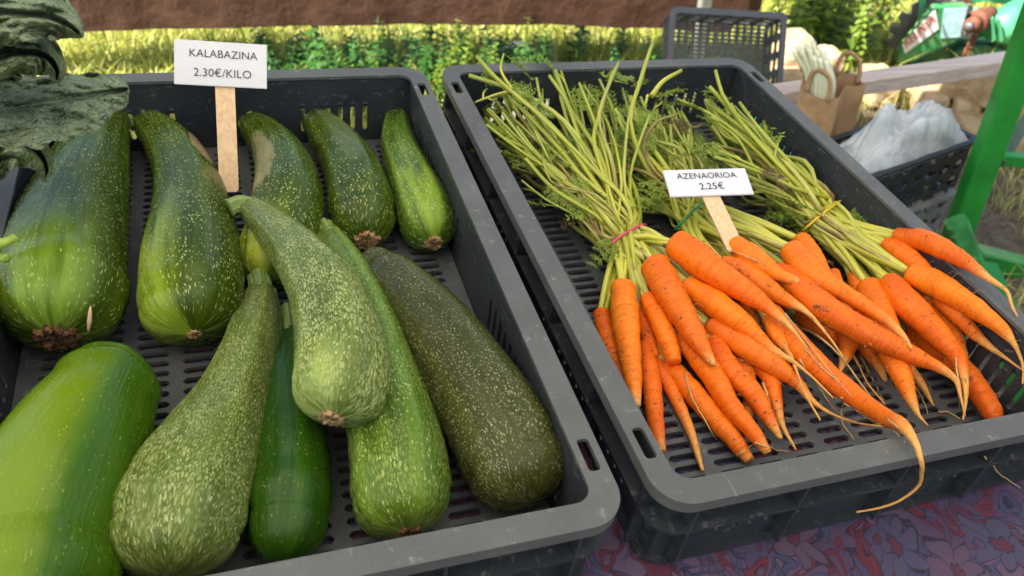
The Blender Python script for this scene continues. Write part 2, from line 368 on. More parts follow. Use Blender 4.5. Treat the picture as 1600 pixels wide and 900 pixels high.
STALK.set('Base Color', STALK.mix(_br, _c1, (.17, .075, .03))); STALK.bump(STALK.noise(STALK.scale(_ax, (900, 900, 30)), 1, 2), .0006); STALK = STALK.m
DEAD = simple('withered_leaf', (.12, .065, .03), .8, .5, 90)
KALE = M('kale_leaf', .62, .14); _c = KALE.coord(); _h = KALE.attr('rib').outputs['Fac']; _bl = KALE.attr('blis').outputs['Fac']
_k = KALE.mix(KALE.ramp(KALE.noise(_c, 26, 4), .3, .7), (.105, .155, .060), (.175, .235, .100)); _k = KALE.mix(KALE.ramp(_bl, .3, .95, 0, .85), _k, (.25, .30, .17))  # blister tops lightened in the colour as if catching light
_k = KALE.mix(KALE.ramp(_bl, .16, .03, 0, .55), _k, (.20, .27, .13)); _k = KALE.mix(KALE.ramp(_h, .55, .95, 0, .8), _k, (.42, .48, .28)); _k = KALE.mix(KALE.ramp(KALE.rnd(), .35, .9, 0, .4), _k, (.24, .26, .20))
KALE.set('Base Color', _k); _v = KALE.node('ShaderNodeVectorMath', operation='ADD'); KALE.link(_c, _v.inputs[0]); _sv = KALE.node('ShaderNodeVectorMath', operation='SCALE'); KALE.link(KALE.noise(_c, 40, 3, out='Color'), _sv.inputs[0]); _sv.inputs['Scale'].default_value = .02; KALE.link(_sv.outputs[0], _v.inputs[1])
_e1 = KALE.voro(_v.outputs[0], 62, 'DISTANCE_TO_EDGE'); _e2 = KALE.voro(_v.outputs[0], 170, 'DISTANCE_TO_EDGE')
_k = KALE.mix(KALE.ramp(_e1, .07, .0, 0, .45), _k, (.27, .34, .17)); _k = KALE.mix(KALE.ramp(_e2, .12, .0, 0, .35), _k, (.085, .125, .045)); KALE.set('Base Color', _k)  # fine creases darkened in the colour as shade; broad ones are pale veins
KALE.bump(KALE.math('ADD', KALE.math('ADD', KALE.math('MULTIPLY', KALE.ramp(_e1, .0, .42), 1.6), KALE.ramp(_e2, 0, .4, 0, .6)), KALE.math('MULTIPLY', KALE.noise(_c, 260, 4, .7), .4)), .0032); KALE = KALE.m
def band(name, c): return simple(name, c, .35, .1)
def cloth_mat():
    m = M('floral_cloth', .85, .15); c = m.coord()
    w = m.node('ShaderNodeVectorMath', operation='ADD'); m.link(c, w.inputs[0]); s = m.node('ShaderNodeVectorMath', operation='SCALE')
    m.link(m.noise(c, 16, 2, out='Color'), s.inputs[0]); s.inputs['Scale'].default_value = .055; m.link(s.outputs[0], w.inputs[1]); v = m.scale(w.outputs[0], (1.35, 1.0, 1), rot=(0, 0, .6))
    def k(x, lo): return m.math('GREATER_THAN', x, lo)
    def line(x, at, w): return m.ramp(m.math('ABSOLUTE', m.math('SUBTRACT', x, at)), w, w*.4)
    na = m.noise(m.scale(v, (1, 1, 1)), 17, 1.2, .5, 1.4); nb = m.noise(m.scale(v, (1, 1, 1), loc=(3, 5, 0)), 30, 1, .5, 1.1)
    col = m.mix(m.ramp(m.noise(v, 11, 2), .35, .65), (0.076, 0.043, 0.088), (0.127, 0.080, 0.133))
    ln = 0.
    def shape(x, lo, hi, cc, gate=None):
        nonlocal col, ln
        f = m.math('MULTIPLY', k(x, lo), m.math('LESS_THAN', x, hi))
        l_ = m.math('MAXIMUM', line(x, lo, .010), line(x, hi, .010))
        if gate is not None: f = m.math('MULTIPLY', f, gate); l_ = m.math('MULTIPLY', l_, gate)
        col = m.mix(f, col, cc); ln = m.math('MAXIMUM', ln, l_)
    shape(na, .40, .465, (0.056, 0.056, 0.114)); shape(na, .56, .61, (0.142, 0.023, 0.032)); shape(nb, .60, .70, (0.060, 0.062, 0.117)); shape(nb, .30, .38, (0.126, 0.025, 0.035))
    def flowers(sc, seed, keep, npet, c1, c2, c3):
        nonlocal col, ln
        vn = m.node('ShaderNodeTexVoronoi', voronoi_dimensions='2D'); vv = m.scale(v, (1, 1, 1), loc=(seed, seed*.6, 0)); m.put(vn.inputs['Vector'], vv); vn.inputs['Scale'].default_value = sc; vn.inputs['Randomness'].default_value = .8
        df = m.node('ShaderNodeVectorMath', operation='SUBTRACT'); m.link(vv, df.inputs[0]); m.link(vn.outputs['Position'], df.inputs[1]); sp = m.node('ShaderNodeSeparateXYZ'); m.link(df.outputs[0], sp.inputs[0])
        an = m.math('ARCTAN2', sp.outputs[1], sp.outputs[0]); sc_ = m.node('ShaderNodeSeparateColor'); m.link(vn.outputs['Color'], sc_.inputs[0])
        pet = m.math('ABSOLUTE', m.math('COSINE', m.math('MULTIPLY', an, npet/2)))
        rr = m.math('DIVIDE', vn.outputs['Distance'], m.math('ADD', .25, m.math('MULTIPLY', pet, .17))); on = k(sc_.outputs[0], 1-keep)
        ins = m.math('MULTIPLY', m.math('LESS_THAN', rr, 1.), on); pc = m.mix(k(sc_.outputs[1], .5), c1, c2)
        pc = m.mix(m.ramp(rr, .3, 1., 0, .5), pc, c3); pc = m.mix(m.math('LESS_THAN', rr, .3), pc, (0.108, 0.029, 0.048))
        col = m.mix(ins, col, pc); l2 = m.math('MULTIPLY', m.math('MAXIMUM', m.math('MAXIMUM', line(rr, 1., .06), line(rr, .3, .05)), m.math('MULTIPLY', m.ramp(pet, .14, .05), ins)), on)
        ln = m.math('MAXIMUM', m.math('MULTIPLY', ln, m.math('SUBTRACT', 1., ins)), l2)
    flowers(13, 0., .55, 7, (0.066, 0.064, 0.115), (0.107, 0.062, 0.101), (0.085, 0.061, 0.106)); flowers(30, 2.3, .30, 5, (0.133, 0.023, 0.033), (0.064, 0.064, 0.124), (0.098, 0.043, 0.074))
    col = m.mix(m.math('MULTIPLY', ln, .75), col, (0.019, 0.015, 0.031))
    m.set('Base Color', m.mix(m.ramp(m.noise(c, 900, 2), .3, .7, 0, .35), col, (0.074, 0.056, 0.092)))
    m.bump(m.noise(c, 1100, 2), .0006); return m.m
CLOTH = cloth_mat()

# ------------------------------------------------------------------ ground
gm = M('field_ground', .95, .1); c = gm.coord(); sx = gm.node('ShaderNodeSeparateXYZ'); gm.link(c, sx.inputs[0])
dirtm = gm.math('ADD', gm.math('MULTIPLY', gm.ramp(sx.outputs[0], .45, .95), gm.ramp(sx.outputs[1], 2.75, 2.25)), gm.math('MULTIPLY', gm.math('SUBTRACT', gm.noise(c, 5, 4), .5), .8))
soil = gm.mix(gm.ramp(gm.noise(c, 28, 6, .7), .3, .7), (.13, .095, .07), (.25, .20, .155))
turf = gm.mix(gm.ramp(gm.noise(c, 18, 5, .7), .3, .7), (.20, .23, .04), (.42, .40, .12))
gm.set('Base Color', gm.mix(gm.ramp(dirtm, .35, .65), turf, soil)); gm.bump(gm.noise(c, 40, 6, .7), .02)
n = 60; xs = np.r_[-400, -60, np.linspace(-4, 6, n), 60, 400]; ys = np.r_[-400, -60, np.linspace(-2, 8, n), 60, 400]
GV = [(x, y, (.025*noise.noise((x*1.3, y*1.3, 0))+.012*noise.noise((x*5, y*5, 2))) if -4 < x < 6 and -2 < y < 8 else 0) for y in ys for x in xs]
k = len(xs); solo('ground', GV, [(j*k+i, j*k+i+1, (j+1)*k+i+1, (j+1)*k+i) for j in range(k-1) for i in range(k-1)], gm.m, None, None, (0, 0, 0), False, kind='structure')

# grass: one mass of blades
def blades(name, N, region, hmin, hmax, wid, label, yellow, keep):
    P = []
    while len(P) < N:
        x, y = rng.uniform(*region[0]), rng.uniform(*region[1])
        if keep(x, y): P.append((x, y))
    P = np.array(P); h = rng.uniform(hmin, hmax, N)*(.75+.5*rng.random(N)); a = rng.uniform(0, 2*np.pi, N); lean = rng.uniform(.1, 1.5, N)*h
    d = np.c_[np.cos(a), np.sin(a)]; s = np.c_[-d[:, 1], d[:, 0]]*wid*rng.uniform(.6, 1.3, N)[:, None]
    V = np.zeros((N, 5, 3)); V[:, 0, :2] = P-s; V[:, 1, :2] = P+s
    V[:, 2, :2] = P+s*.7+d*lean[:, None]*.3; V[:, 3, :2] = P-s*.7+d*lean[:, None]*.3; V[:, 2:4, 2] = h[:, None]*.6
    V[:, 4, :2] = P+d*lean[:, None]; V[:, 4, 2] = h; V[:, :2, 2] = -.01
    me = bpy.data.meshes.new(name); me.vertices.add(N*5); me.vertices.foreach_set('co', V.ravel())
    o = np.arange(N)*5; q = np.c_[o, o+1, o+2, o+3]; t = np.c_[o+3, o+2, o+4]
    loops = np.concatenate([q, t], 1).ravel(); me.loops.add(len(loops)); me.loops.foreach_set('vertex_index', loops)
    st = np.arange(N)*7; me.polygons.add(2*N); me.polygons.foreach_set('loop_start', np.c_[st, st+4].ravel()); me.polygons.foreach_set('loop_total', np.tile([4, 3], N))
    at = me.attributes.new('gc', 'FLOAT', 'POINT'); cl = np.clip(np.repeat(np.clip(rng.normal(yellow, .28, N), 0, 1), 5), 0, 1); at.data.foreach_set('value', cl.astype(np.float32))
    me.materials.append(GRASS); me.update(); me.validate()
    ob = bpy.data.objects.new(name, me); COL.objects.link(ob); tagit(ob, label, None, None, 'stuff')
def k1(x, y):
    f = noise.noise((x*2.2, y*2.2, 5))
    if x > .7 and y < 2.7: return False
    return rng.random() < .65+.5*f
blades('grass', 60000, ((-2.2, 3.2), (1.7, 5.2)), .025, .09, .0042, 'sunlit yellow green meadow grass behind the stall', .5, k1)
blades('dry_grass', 2600, ((.8, 2.0), (1.35, 2.75)), .03, .10, .002, 'sparse dry straw coloured grass on bare soil at the right', .8, lambda x, y: noise.noise((x*4, y*4, 1)) > .02)

# weeds behind the crates
def weed_meshes(seed, h, nl, ls, mat):
    r = np.random.default_rng(seed); n = 8
    P = np.c_[np.cumsum(r.normal(0, .008, n)), np.cumsum(r.normal(0, .008, n)), np.linspace(0, h, n)]
    SV, SF, at = tube(P, np.linspace(.004, .0015, n), 5); L = MB()
    for i in range(nl):
        t = .12+.88*(i/nl); p = np.array([np.interp(t*h, P[:, 2], P[:, k]) for k in range(3)])
        for s in (0, 1):
            a = i*1.57+s*math.pi+r.normal(0, .25); l = ls*(1.15-.75*t)*r.uniform(.8, 1.2); w = l*.30
            d = np.array([math.cos(a), math.sin(a), r.uniform(-.1, .5)]); d /= np.linalg.norm(d); sd_ = np.cross(d, (0, 0, 1)); sd_ /= np.linalg.norm(sd_); up = np.cross(sd_, d)
            q = [p, p+d*l*.3+sd_*w*.85+up*w*.3, p+d*l*.62+sd_*w*.75, p+d*l-up*l*.18, p+d*l*.62-sd_*w*.75, p+d*l*.3-sd_*w*.85+up*w*.3, p+d*l*.45-up*.0]
            L.add(q, [(0, 1, 6), (1, 2, 6), (2, 3, 6), (3, 4, 6), (4, 5, 6), (5, 0, 6)])
    return mesh('stem', SV, SF, WSTEM, True, at), mesh('foliage', L.V, L.F, mat, False)
WM = [weed_meshes(10+i, .30+.05*i, 12, .095, WEED) for i in range(4)]+[weed_meshes(30+i, .42+.06*i, 22, .060, WEEDL) for i in range(3)]
def weed(p, rz, sc, ms, name, label, group):
    o = bpy.data.objects.new(name, None); COL.objects.link(o); o.location = [float(x) for x in p]; o.rotation_euler = (rng.normal(0, .22), rng.normal(0, .22), rz); o.scale = (sc,)*3
    tagit(o, label, 'plant', group)
    for nm, me in zip(('stem', 'foliage'), ms):
        c_ = bpy.data.objects.new(nm, me); COL.objects.link(c_); c_.parent = o
        if nm == 'foliage': c_['kind'] = 'stuff'
for i in range(110):
    px = rng.uniform(420, 860); py = 88+95*rng.random()**.8
    weed(G(px, py), rng.uniform(0, 6), rng.uniform(.36, .64)*(1 if py > 115 else .75), WM[i % 4 if i % 5 else 4+i % 3], 'nettle_plant', 'green nettle like weed in the low bed behind the back rims of the crates', 'nettles behind the crates')
for i in range(40):
    px = rng.uniform(1225, 1342); py = rng.uniform(15, 118)
    weed(G(px, py), rng.uniform(0, 6), rng.uniform(.6, 1.0), WM[4+i % 3], 'leafy_weed', 'tall light green leafy weed between the upright crate and the green machine', 'leafy weeds beside the machine')
for i in range(9):
    px = rng.uniform(880, 1040); py = rng.uniform(95, 135)
    weed(G(px, py), rng.uniform(0, 6), rng.uniform(.35, .55), WM[i % 4], 'low_weed', 'low dark weed behind the back rim of the carrot crate', 'low weeds behind the carrot crate')

# ------------------------------------------------------------------ added unseen shade canopy, its pole and the hanging tarpaulin
can = M('canopy_fabric', .8, .1); can.set('Base Color', (.82, .80, .76))
tl = can.node('ShaderNodeBsdfTranslucent'); tl.inputs[0].default_value = (.86, .83, .77, 1); mx = can.node('ShaderNodeMixShader'); mx.inputs[0].default_value = .50
can.link(can.b.outputs[0], mx.inputs[1]); can.link(tl.outputs[0], mx.inputs[2]); can.link(mx.outputs[0], can.n['Material Output'].inputs[0])
cx = np.linspace(-3.4, 2.4, 24); cy = np.linspace(-1.9, 1.57, 20)  # out of view; extent chosen so its shadow covers the stall
CV = [(x, y, 2.45+.05*math.sin(x*2.2)*math.sin(y*1.7)) for y in cy for x in cx]
ct = thing('shade_canopy', 'unseen pale canopy added over the stall to shade it and soften the light', 'canopy', (0, 0, 2.4), False)
part('canopy_sheet', CV, [(j*24+i, j*24+i+1, (j+1)*24+i+1, (j+1)*24+i) for j in range(19) for i in range(23)], can.m, ct)
pw = W(1101, 6, 2.42); V, Fc, at = tube([(pw[0], 2.42, 0), (pw[0], 2.42, 1.2), (pw[0], 2.42, 2.4)], [.021]*3, 14)
solo('canopy_pole', V, Fc, WHITE, 'thin white canopy pole behind the upright lattice crate', 'pole', (pw[0], 2.42, 0), False, attrs=at)
def tarp():
    prof = [(-140, 54), (40, 51), (420, 42), (640, 38), (860, 39), (1045, 45), (1085, 52), (1130, 50), (1165, 30), (1188, 13)]
    X = np.linspace(-140, 1188, 160); Y = np.interp(X, *zip(*prof)); V = []
    rows = 12
    for r in range(rows):
        for px, py in zip(X, Y):
            b = W(px, py, 2.5); top = 1.05; f = r/(rows-1)
            zz = b[2]+(top-b[2])*f; y = 2.5+.004*math.sin(px*.031+f*1.5)+.002*math.sin(px*.083)+.02*f
            V.append((b[0], y, zz))
    n_ = len(X); Fc = [(r*n_+i, r*n_+i+1, (r+1)*n_+i+1, (r+1)*n_+i) for r in range(rows-1) for i in range(n_-1)]
    o = solo('hanging_tarpaulin', V, Fc, TARP, 'worn brown tarpaulin hanging behind the stall above the grass', 'tarpaulin', (0, 2.5, .3), False, smooth=False)
    md = o.modifiers.new('thick', 'SOLIDIFY'); md.thickness = .004
tarp()

# ------------------------------------------------------------------ table and cloth (aligned with the crates)
TH = .4110; RX, RY = .1150, .3114
def RL(x, y, z=0.):                          # right crate's own axes -> table frame
    c, s = math.cos(.4072), math.sin(.4072); return np.array([RX+c*x-s*y, RY+s*x+c*y, z])
ZT = -.0875
def slab(x0, y0, x1, y1, z0, z1):
    V, Fc = box((x0, y0, z0), (x1, y1, z1)); return [RL(*v) for v in V], Fc
tb = thing('stall_table', 'trestle table under the purple cloth carrying both crates', 'table', RL(-.3, .1, ZT))
V, Fc = slab(-1.25, -.33, .395, .58, ZT-.03, ZT-.004); part('tabletop', V, Fc, BEAMW, tb, False)
for (x, y) in ((-1.15, -.25), (.32, -.25), (-1.15, .5), (.32, .5)):
    V, Fc = slab(x-.02, y-.02, x+.02, y+.02, ZT-.72, ZT-.031); part('leg', V, Fc, BEAMW, tb, False)
def clothmesh():
    x0, x1, y0, y1 = -1.26, .405, -.34, .59; nx, ny = 100, 70; V = []
    X = np.linspace(x0-.18, x1+.0, nx); Y = np.linspace(y0-.22, y1+.12, ny)
    for y in Y:
        for x in X:
            dx = max(x0-x, 0, x-x1); dy = max(y0-y, 0, y-y1); d = max(dx, dy)
            xx, yy = min(max(x, x0), x1), min(max(y, y0), y1)
            wv = .0014*noise.noise((x*14, y*9, 0)) if d == 0 else .008*math.sin((x+y)*30)
            q = RL(xx, yy, ZT+.0008+wv-d)
            if d > 0: q = q+(RL(xx, yy+(np.sign(y-yy)*.008+wv if dy else 0))-RL(xx, yy))+(RL(xx+(np.sign(x-xx)*.008 if dx else 0), yy)-RL(xx, yy))
            V.append(q)
    return V, [(j*nx+i, j*nx+i+1, (j+1)*nx+i+1, (j+1)*nx+i) for j in range(ny-1) for i in range(nx-1)]
V, Fc = clothmesh(); solo('tablecloth', V, Fc, CLOTH, 'purple, blue and red floral cloth covering the stall table', 'tablecloth', RL(0, 0, ZT))

# ------------------------------------------------------------------ stacking crates 600 x 400
ZF = -.080                                   # floor of the crates
def crate_parts():
    Wd, Dp, rim = .4, .6, .0185
    P = {}
    def hole(cx, cy, sx, sy): return rrect(cx-sx/2, cy-sy/2, cx+sx/2, cy+sy/2, .0025, 2)
    holes = [hole(.0095, .052, .0085, .026), hole(.0095, .548, .0085, .026), hole(Wd-.0095, .052, .0085, .026), hole(Wd-.0095, .548, .0085, .026)]
    rimb = MB(); rimb.add(*plate([rrect(0, 0, Wd, Dp, .026, 10), rrect(rim, rim, Wd-rim, Dp-rim, .012, 6)]+holes, .003))
    ol = rrect(.0003, .0003, Wd-.0003, Dp-.0003, .0258, 10); il = rrect(.0028, .0028, Wd-.0028, Dp-.0028, .0235, 10)
    V, Fc = plate([ol, il], .007); rimb.add([(x, y, z-.0032) for x, y, z in V], Fc)
    P['rim'] = ([(rimb.V, rimb.F)], GREY_RIM)
    fb = MB(); V, Fc = plate([rrect(.0025, .0025, Wd-.0025, Dp-.0025, .024, 8), rrect(.0145, .0145, Wd-.0145, Dp-.0145, .013, 5)], .003)
    fb.add([(x, y, z-.036) for x, y, z in V], Fc); P['flange'] = ([(fb.V, fb.F)], GREY)
    walls = []
    def slots(groups, n, p=.0135):
        out = []
        for g in groups:
            for i in range(n): s = g+i*p; out.append(rrect(s-.0026, -.067, s+.0026, -.031, .0024, 3))
        return out
    t = .0028
    for side in range(4):
        Lh = Wd if side % 2 == 0 else Dp; ins = .0145
        a = ins if side % 2 == 0 else ins+.003
        hs = slots((.066, .266), 6) if side % 2 == 0 else slots((.066, .356), 14)
        out = [(a, -.0847), (Lh-a, -.0847), (Lh-a, -.0034), (a, -.0034)]
        f = {0: lambda s, z, d: (s, ins-d-.0, z), 1: lambda s, z, d: (Wd-ins+d, s, z), 2: lambda s, z, d: (Wd-s, Dp-ins+d, z), 3: lambda s, z, d: (ins-d, Dp-s, z)}[side]
        walls.append(plate([out]+hs, t, f))
    P['wall'] = (walls, GREY)
    gx, gy = .0345, .0109; nx, ny = 10, 50; x0, y0 = (Wd-nx*gx)/2, (Dp-ny*gy)/2
    fl = MB(); fl.add(*slotgrid(x0, y0, nx, ny, gx, gy, .0245, .0064, ZF, .0035))
    for (p, q) in (((.0178, .0178), (x0, Dp-.0178)), ((Wd-x0, .0178), (Wd-.0178, Dp-.0178)), ((x0, .0178), (Wd-x0, y0)), ((x0, Dp-y0), (Wd-x0, Dp-.0178))):
        fl.add(*box((p[0], p[1], ZF-.0035), (q[0], q[1], ZF)))
    V, Fc = plate([rrect(.0148+.003, .0148+.003, Wd-.0178, Dp-.0178, .004, 3), rrect(.026, .026, Wd-.026, Dp-.026, .004, 3)], .002)
    P['floor'] = ([(fl.V, fl.F)], FLOORP)
    lp, lf = plate([rrect(.0085, .0085, Wd-.0085, Dp-.0085, .018, 6), rrect(.0145, .0145, Wd-.0145, Dp-.0145, .013, 5)], .003)
    P['base_lip'] = ([([(x, y, z-.0817) for x, y, z in lp], lf)], GREY)
    ribs = []
    for s in (.03, .115, .2, .285, .37):
        for y0_, y1_ in ((.003, .0143), (Dp-.0143, Dp-.003)): ribs.append(((s, (y0_+y1_)/2, 0), 0))
    for s in (.03, .12, .21, .30, .39, .48, .57):
        for x0_, x1_ in ((.003, .0143), (Wd-.0143, Wd-.003)): ribs.append((((x0_+x1_)/2, s, 0), math.pi/2))
    return P, ribs
CP, RIBS = crate_parts()
_r = MB(); _r.add(*box((-.0012, -.0056, -.0815), (.0012, .0056, -.0392))); _r.add(*box((-.0012, -.0056, -.0358), (.0012, .0056, -.0033)))
def xmesh(name, lst, mat): b = MB(); [b.add(*l) for l in lst]; return mesh(name, b.V, b.F, mat, False)
CM = {k: [xmesh(k, [l], v[1]) for l in v[0]] for k, v in CP.items()}; RIBM = mesh('rib', _r.V, _r.F, GREY, False)
def crate(x, y, th, z, label):
    o = bpy.data.objects.new('stacking_crate', None); COL.objects.link(o)
    o.matrix_world = MT @ Matrix.Translation((x, y, z)) @ Matrix.Rotation(th, 4, 'Z'); tagit(o, label, 'crate', 'grey stacking crates of vegetables')
    for k, ms in CM.items():
        for me in ms:
            c_ = bpy.data.objects.new(k, me); COL.objects.link(c_); c_.parent = o
    for p, a in RIBS:
        c_ = bpy.data.objects.new('rib', RIBM); COL.objects.link(c_); c_.parent = o; c_.location = p; c_.rotation_euler = (0, 0, a)
crate(-.2731, .1452, .4011, 0, 'dark grey slotted plastic crate holding the green courgettes')
crate(RX, RY, .4072, .0, 'dark grey slotted plastic crate holding the bunches of carrots')

# ------------------------------------------------------------------ courgettes
def px_path(pts, floor=ZF, k=.55, lift=0.):
    """Pixel centre line with pixel widths -> table-frame centre line and radii, resting on the crate floor."""
    out = []; rm = 0.
    for it in range(2):
        rr = []
        for i, q in enumerate(pts):
            px, py, w = q[:3]; z = out[i][2] if it else floor+.03
            rr.append(w/2*depthT(U(px, py, z))/F_PX)
        rm = max(rr); out = []
        for q, r in zip(pts, rr):
            lf = q[3] if len(q) > 3 else lift
            z = floor+r*(1-k)+rm*k+lf; P = U(q[0], q[1], z); out.append((*P, r))
    return np.array(out)
def courgette(pts, end, mat, label, start=None, stem=None, scar=None, scarmat=None, lift=0., k=.55, ribamp=.045, seed=0, stemr=.55):
    end = tuple(end)+(4,)+((pts[-1][3],) if len(pts[-1]) > 3 else ()); A = list(pts)+[end]
    if start: A = [tuple(start)+(4,)+((pts[0][3],) if len(pts[0]) > 3 else ())]+A
    C = px_path(A, k=k, lift=lift); body = C.copy()
    if len(C) > 2: C[-1, 2] = C[-2, 2]*.8+C[-1, 2]*.2-.002; d_ = U(end[0], end[1], C[-1, 2]); C[-1, :3] = d_
    if start: C[0, 2] = C[1, 2]; C[0, :3] = U(start[0], start[1], C[0, 2])
    n = 96; Q = catmull(C, n); L = np.r_[0, np.cumsum(np.linalg.norm(np.diff(Q[:, :3], axis=0), axis=1))]
    def close(Q, L, C, rev):
        # elliptical cap over the last (or first) segment
        i = -2 if not rev else 1
        dist = np.linalg.norm(Q[:, :3]-C[i, :3], axis=1); j = int(np.argmin(dist)); Lc = (L[-1]-L[j]) if not rev else L[j]
        for m_ in range(len(Q)):
            s = (L[m_]-L[j])/Lc if not rev else (L[j]-L[m_])/Lc
            if s > 0: Q[m_, 3] = C[i, 3]*max(1-min(s, 1)**2.25, 0)**.5*.985+.0015
    close(Q, L, C, False)
    if start: close(Q, L, C, True)
    # redistribute rings towards the caps
    r_ = np.random.default_rng(seed); ph = r_.uniform(0, 6.28, 6)
    def prof(th, t, l):
        fade = min(1, (1-t)*7)*.85+.15
        return 1+ribamp*fade*(.75-1.7*np.abs(np.sin(2.5*(th+.35)))**.85)+.012*np.sin(2*th+ph[0]+l*14)+.008*np.sin(3*th+ph[1]-l*32)+.006*np.sin(7*th+ph[2]+l*55)
    V, Fc, at = tube(Q[:, :3], Q[:, 3], 56, prof)
    b = Q[n//2, :3].copy(); b[2] = ZF+lift
    o = thing('courgette', label, 'courgette', b)
    o.name = 'courgette'
    part('fruit', V, Fc, mat, o, attrs=at)
    T0 = Q[0, :3]-Q[3, :3]; T0 /= np.linalg.norm(T0)
    if stem:
        r0 = Q[1, 3]; e = [U(*s) if len(s) == 3 else U(s[0], s[1], Q[0, 2]+.004) for s in stem]
        P = catmull(np.array([Q[2, :3], Q[0, :3], *e]), 14); rad = np.interp(np.linspace(0, 1, 14), [0, .22, .42, .85, 1], [r0*.99, r0*.93, r0*stemr*1.02, r0*stemr*.92, r0*stemr*1.05])
        V, Fc, at = tube(P, rad, 30, lambda th, t, l: 1+.11*np.cos(5*th+.4)+.03*np.cos(11*th+t*5)); part('stem', V, Fc, STEMG, o, attrs=at)
    if scar:
        sr = scar/2*depthT(Q[-1, :3])/F_PX; T1 = Q[-1, :3]-Q[-4, :3]; T1 /= np.linalg.norm(T1)
        # corky star: ragged disc standing slightly proud of the blossom end
        s_ = np.cross(T1, (0, 0, 1)); s_ /= np.linalg.norm(s_); u_ = np.cross(s_, T1); V = []; Fc = []; nk = 26
        for i, (rr, hh) in enumerate(((1.12, -.45), (1.02, .05), (.86, .16), (.5, .05), (.2, .12))):
            for j in range(nk):
                a = 2*math.pi*j/nk; jag = 1+(.16*math.sin(j*2.4+seed)+.10*r_.normal())*(rr > .6)
                V.append(Q[-1, :3]+(s_*math.cos(a)+u_*math.sin(a))*sr*rr*jag+T1*(sr*(hh+.07*r_.normal()*(i > 0))))
        V.append(Q[-1, :3]+T1*sr*.06)
        for i in range(4):
            for j in range(nk): Fc.append((i*nk+j, i*nk+(j+1) % nk, (i+1)*nk+(j+1) % nk, (i+1)*nk+j))
        Fc += [(4*nk+j, 4*nk+(j+1) % nk, 5*nk) for j in range(nk)]
        part('blossom_scar', V, Fc, scarmat or SCAR, o)
    return o
DK, MD, SP = (.026, .044, .002), (.058, .090, .005), (.40, .46, .14)
cm = lambda nm, **kw: courgette_mat(nm, kw.pop('dark', DK), kw.pop('mid', MD), kw.pop('speck', SP), **kw)
courgette([(172, 168, 62), (158, 200, 82), (146, 240, 102), (125, 310, 138), (107, 375, 168), (97, 435, 188), (94, 482, 180)], (87, 530),
    cm('courgette_skin_big_dark', glow=(.17, .27, .025), glow_t=(.5, .9), glow_ang=.0, glow_w=.45, sp=.5, patch=[(.35, .12, .06, .07, (.30, .28, .17), .8)]),
    'largest dark green courgette under the kale with a ragged brown blossom scar', scar=60, scarmat=SCARD, seed=1, stem=[(182, 150)])
courgette([(230, 192, 48), (262, 224, 76), (290, 278, 98), (299, 340, 124), (299, 400, 148), (298, 452, 156), (299, 480, 150)], (304, 523),
    cm('courgette_skin_curved_dark', glow=(.30, .40, .03), glow_t=(.45, .8), glow_ang=1.2, glow_w=.7, patch=[(-.9, .30, .12, .09, (.42, .28, .13), .9)]),
    'dark green crook-necked courgette left of the price stick with a tan scuff', stem=[(215, 187), (201, 190)], scar=20, seed=2)
courgette([(392, 193, 42), (422, 222, 70), (446, 272, 96), (447, 325, 114), (432, 375, 108), (420, 410, 92)], (413, 441),
    cm('courgette_skin_tan_side', glow=(.34, .38, .02), glow_t=(.68, .95), glow_ang=.8, glow_w=.9, patch=[(.9, .42, .20, .24, (.30, .26, .12), .8)]),
    'green courgette just right of the price stick with a tan flank and yellowish end', stem=[(380, 186), (372, 184)], seed=3, scar=14)
courgette([(484, 182, 34), (508, 205, 62), (542, 250, 86), (559, 295, 99), (566, 335, 98)], (573, 377),
    cm('courgette_skin_top_sheen', sp=.5, patch=[(0., .4, .10, .3, (.13, .16, .07), .45)]),  # grey band along the top is a painted sheen of reflected sky
    'dark courgette in the back row with a wide pale corky blossom scar', stem=[(470, 178), (451, 180)], scar=36, seed=4)
courgette([(620, 180, 38), (624, 228, 60), (643, 280, 80), (660, 322, 92), (668, 346, 90)], (679, 381),
    cm('courgette_skin_lime_stripe', mid=(.07, .14, .014), rib=.3, glow=(.25, .36, .03), glow_t=(.3, .7), glow_ang=.2, glow_w=.35),
    'small upright courgette in the back right corner with a pale green stem', stem=[(620, 163), (622, 142)], scar=28, seed=5, stemr=.62)
courgette([(180, 588, 128), (155, 630, 168), (119, 700, 210), (88, 770, 234), (58, 860, 240), (38, 940, 236)], (20, 1010),
    cm('courgette_skin_smooth_lime', stk=150, gn=(.0, .3), dark=(.034, .088, .002), mid=(.048, .108, .003), speck=(.22, .33, .05), sp=.45, spsize=.30, rib=.12, rough=.25, glow=(.135, .20, .004), glow_t=(.0, .35), glow_ang=.3, glow_w=.35),
    'large smooth glossy bright green courgette in the near left corner', start=(201, 563), seed=6, ribamp=.035)
LT = dict(dark=(.055, .085, .010), mid=(.105, .140, .022), speck=(.44, .47, .18))
courgette([(409, 458, 46), (402, 500, 74), (387, 560, 94), (363, 630, 122), (326, 705, 160), (292, 772, 190), (274, 832, 192)], (262, 905),
    cm('courgette_skin_pale_mottled', net=.55, sp=.6, **LT), 'pale mottled courgette with a narrow neck lying between the two smooth green ones', stem=[(407, 446), (404, 434)], seed=7, stemr=.72)
courgette([(451, 525, 42), (450, 590, 82), (452, 660, 106), (455, 740, 120), (450, 810, 116)], (441, 880),
    cm('courgette_skin_smooth_dark', stk=150, dark=(.012, .042, .002), mid=(.024, .068, .003), speck=(.2, .28, .06), sp=.4, spsize=.27, rough=.25, rib=.3),
    'smooth deep green courgette squeezed under the topmost pale one', stem=[(450, 505), (449, 482)], seed=8, ribamp=.02)
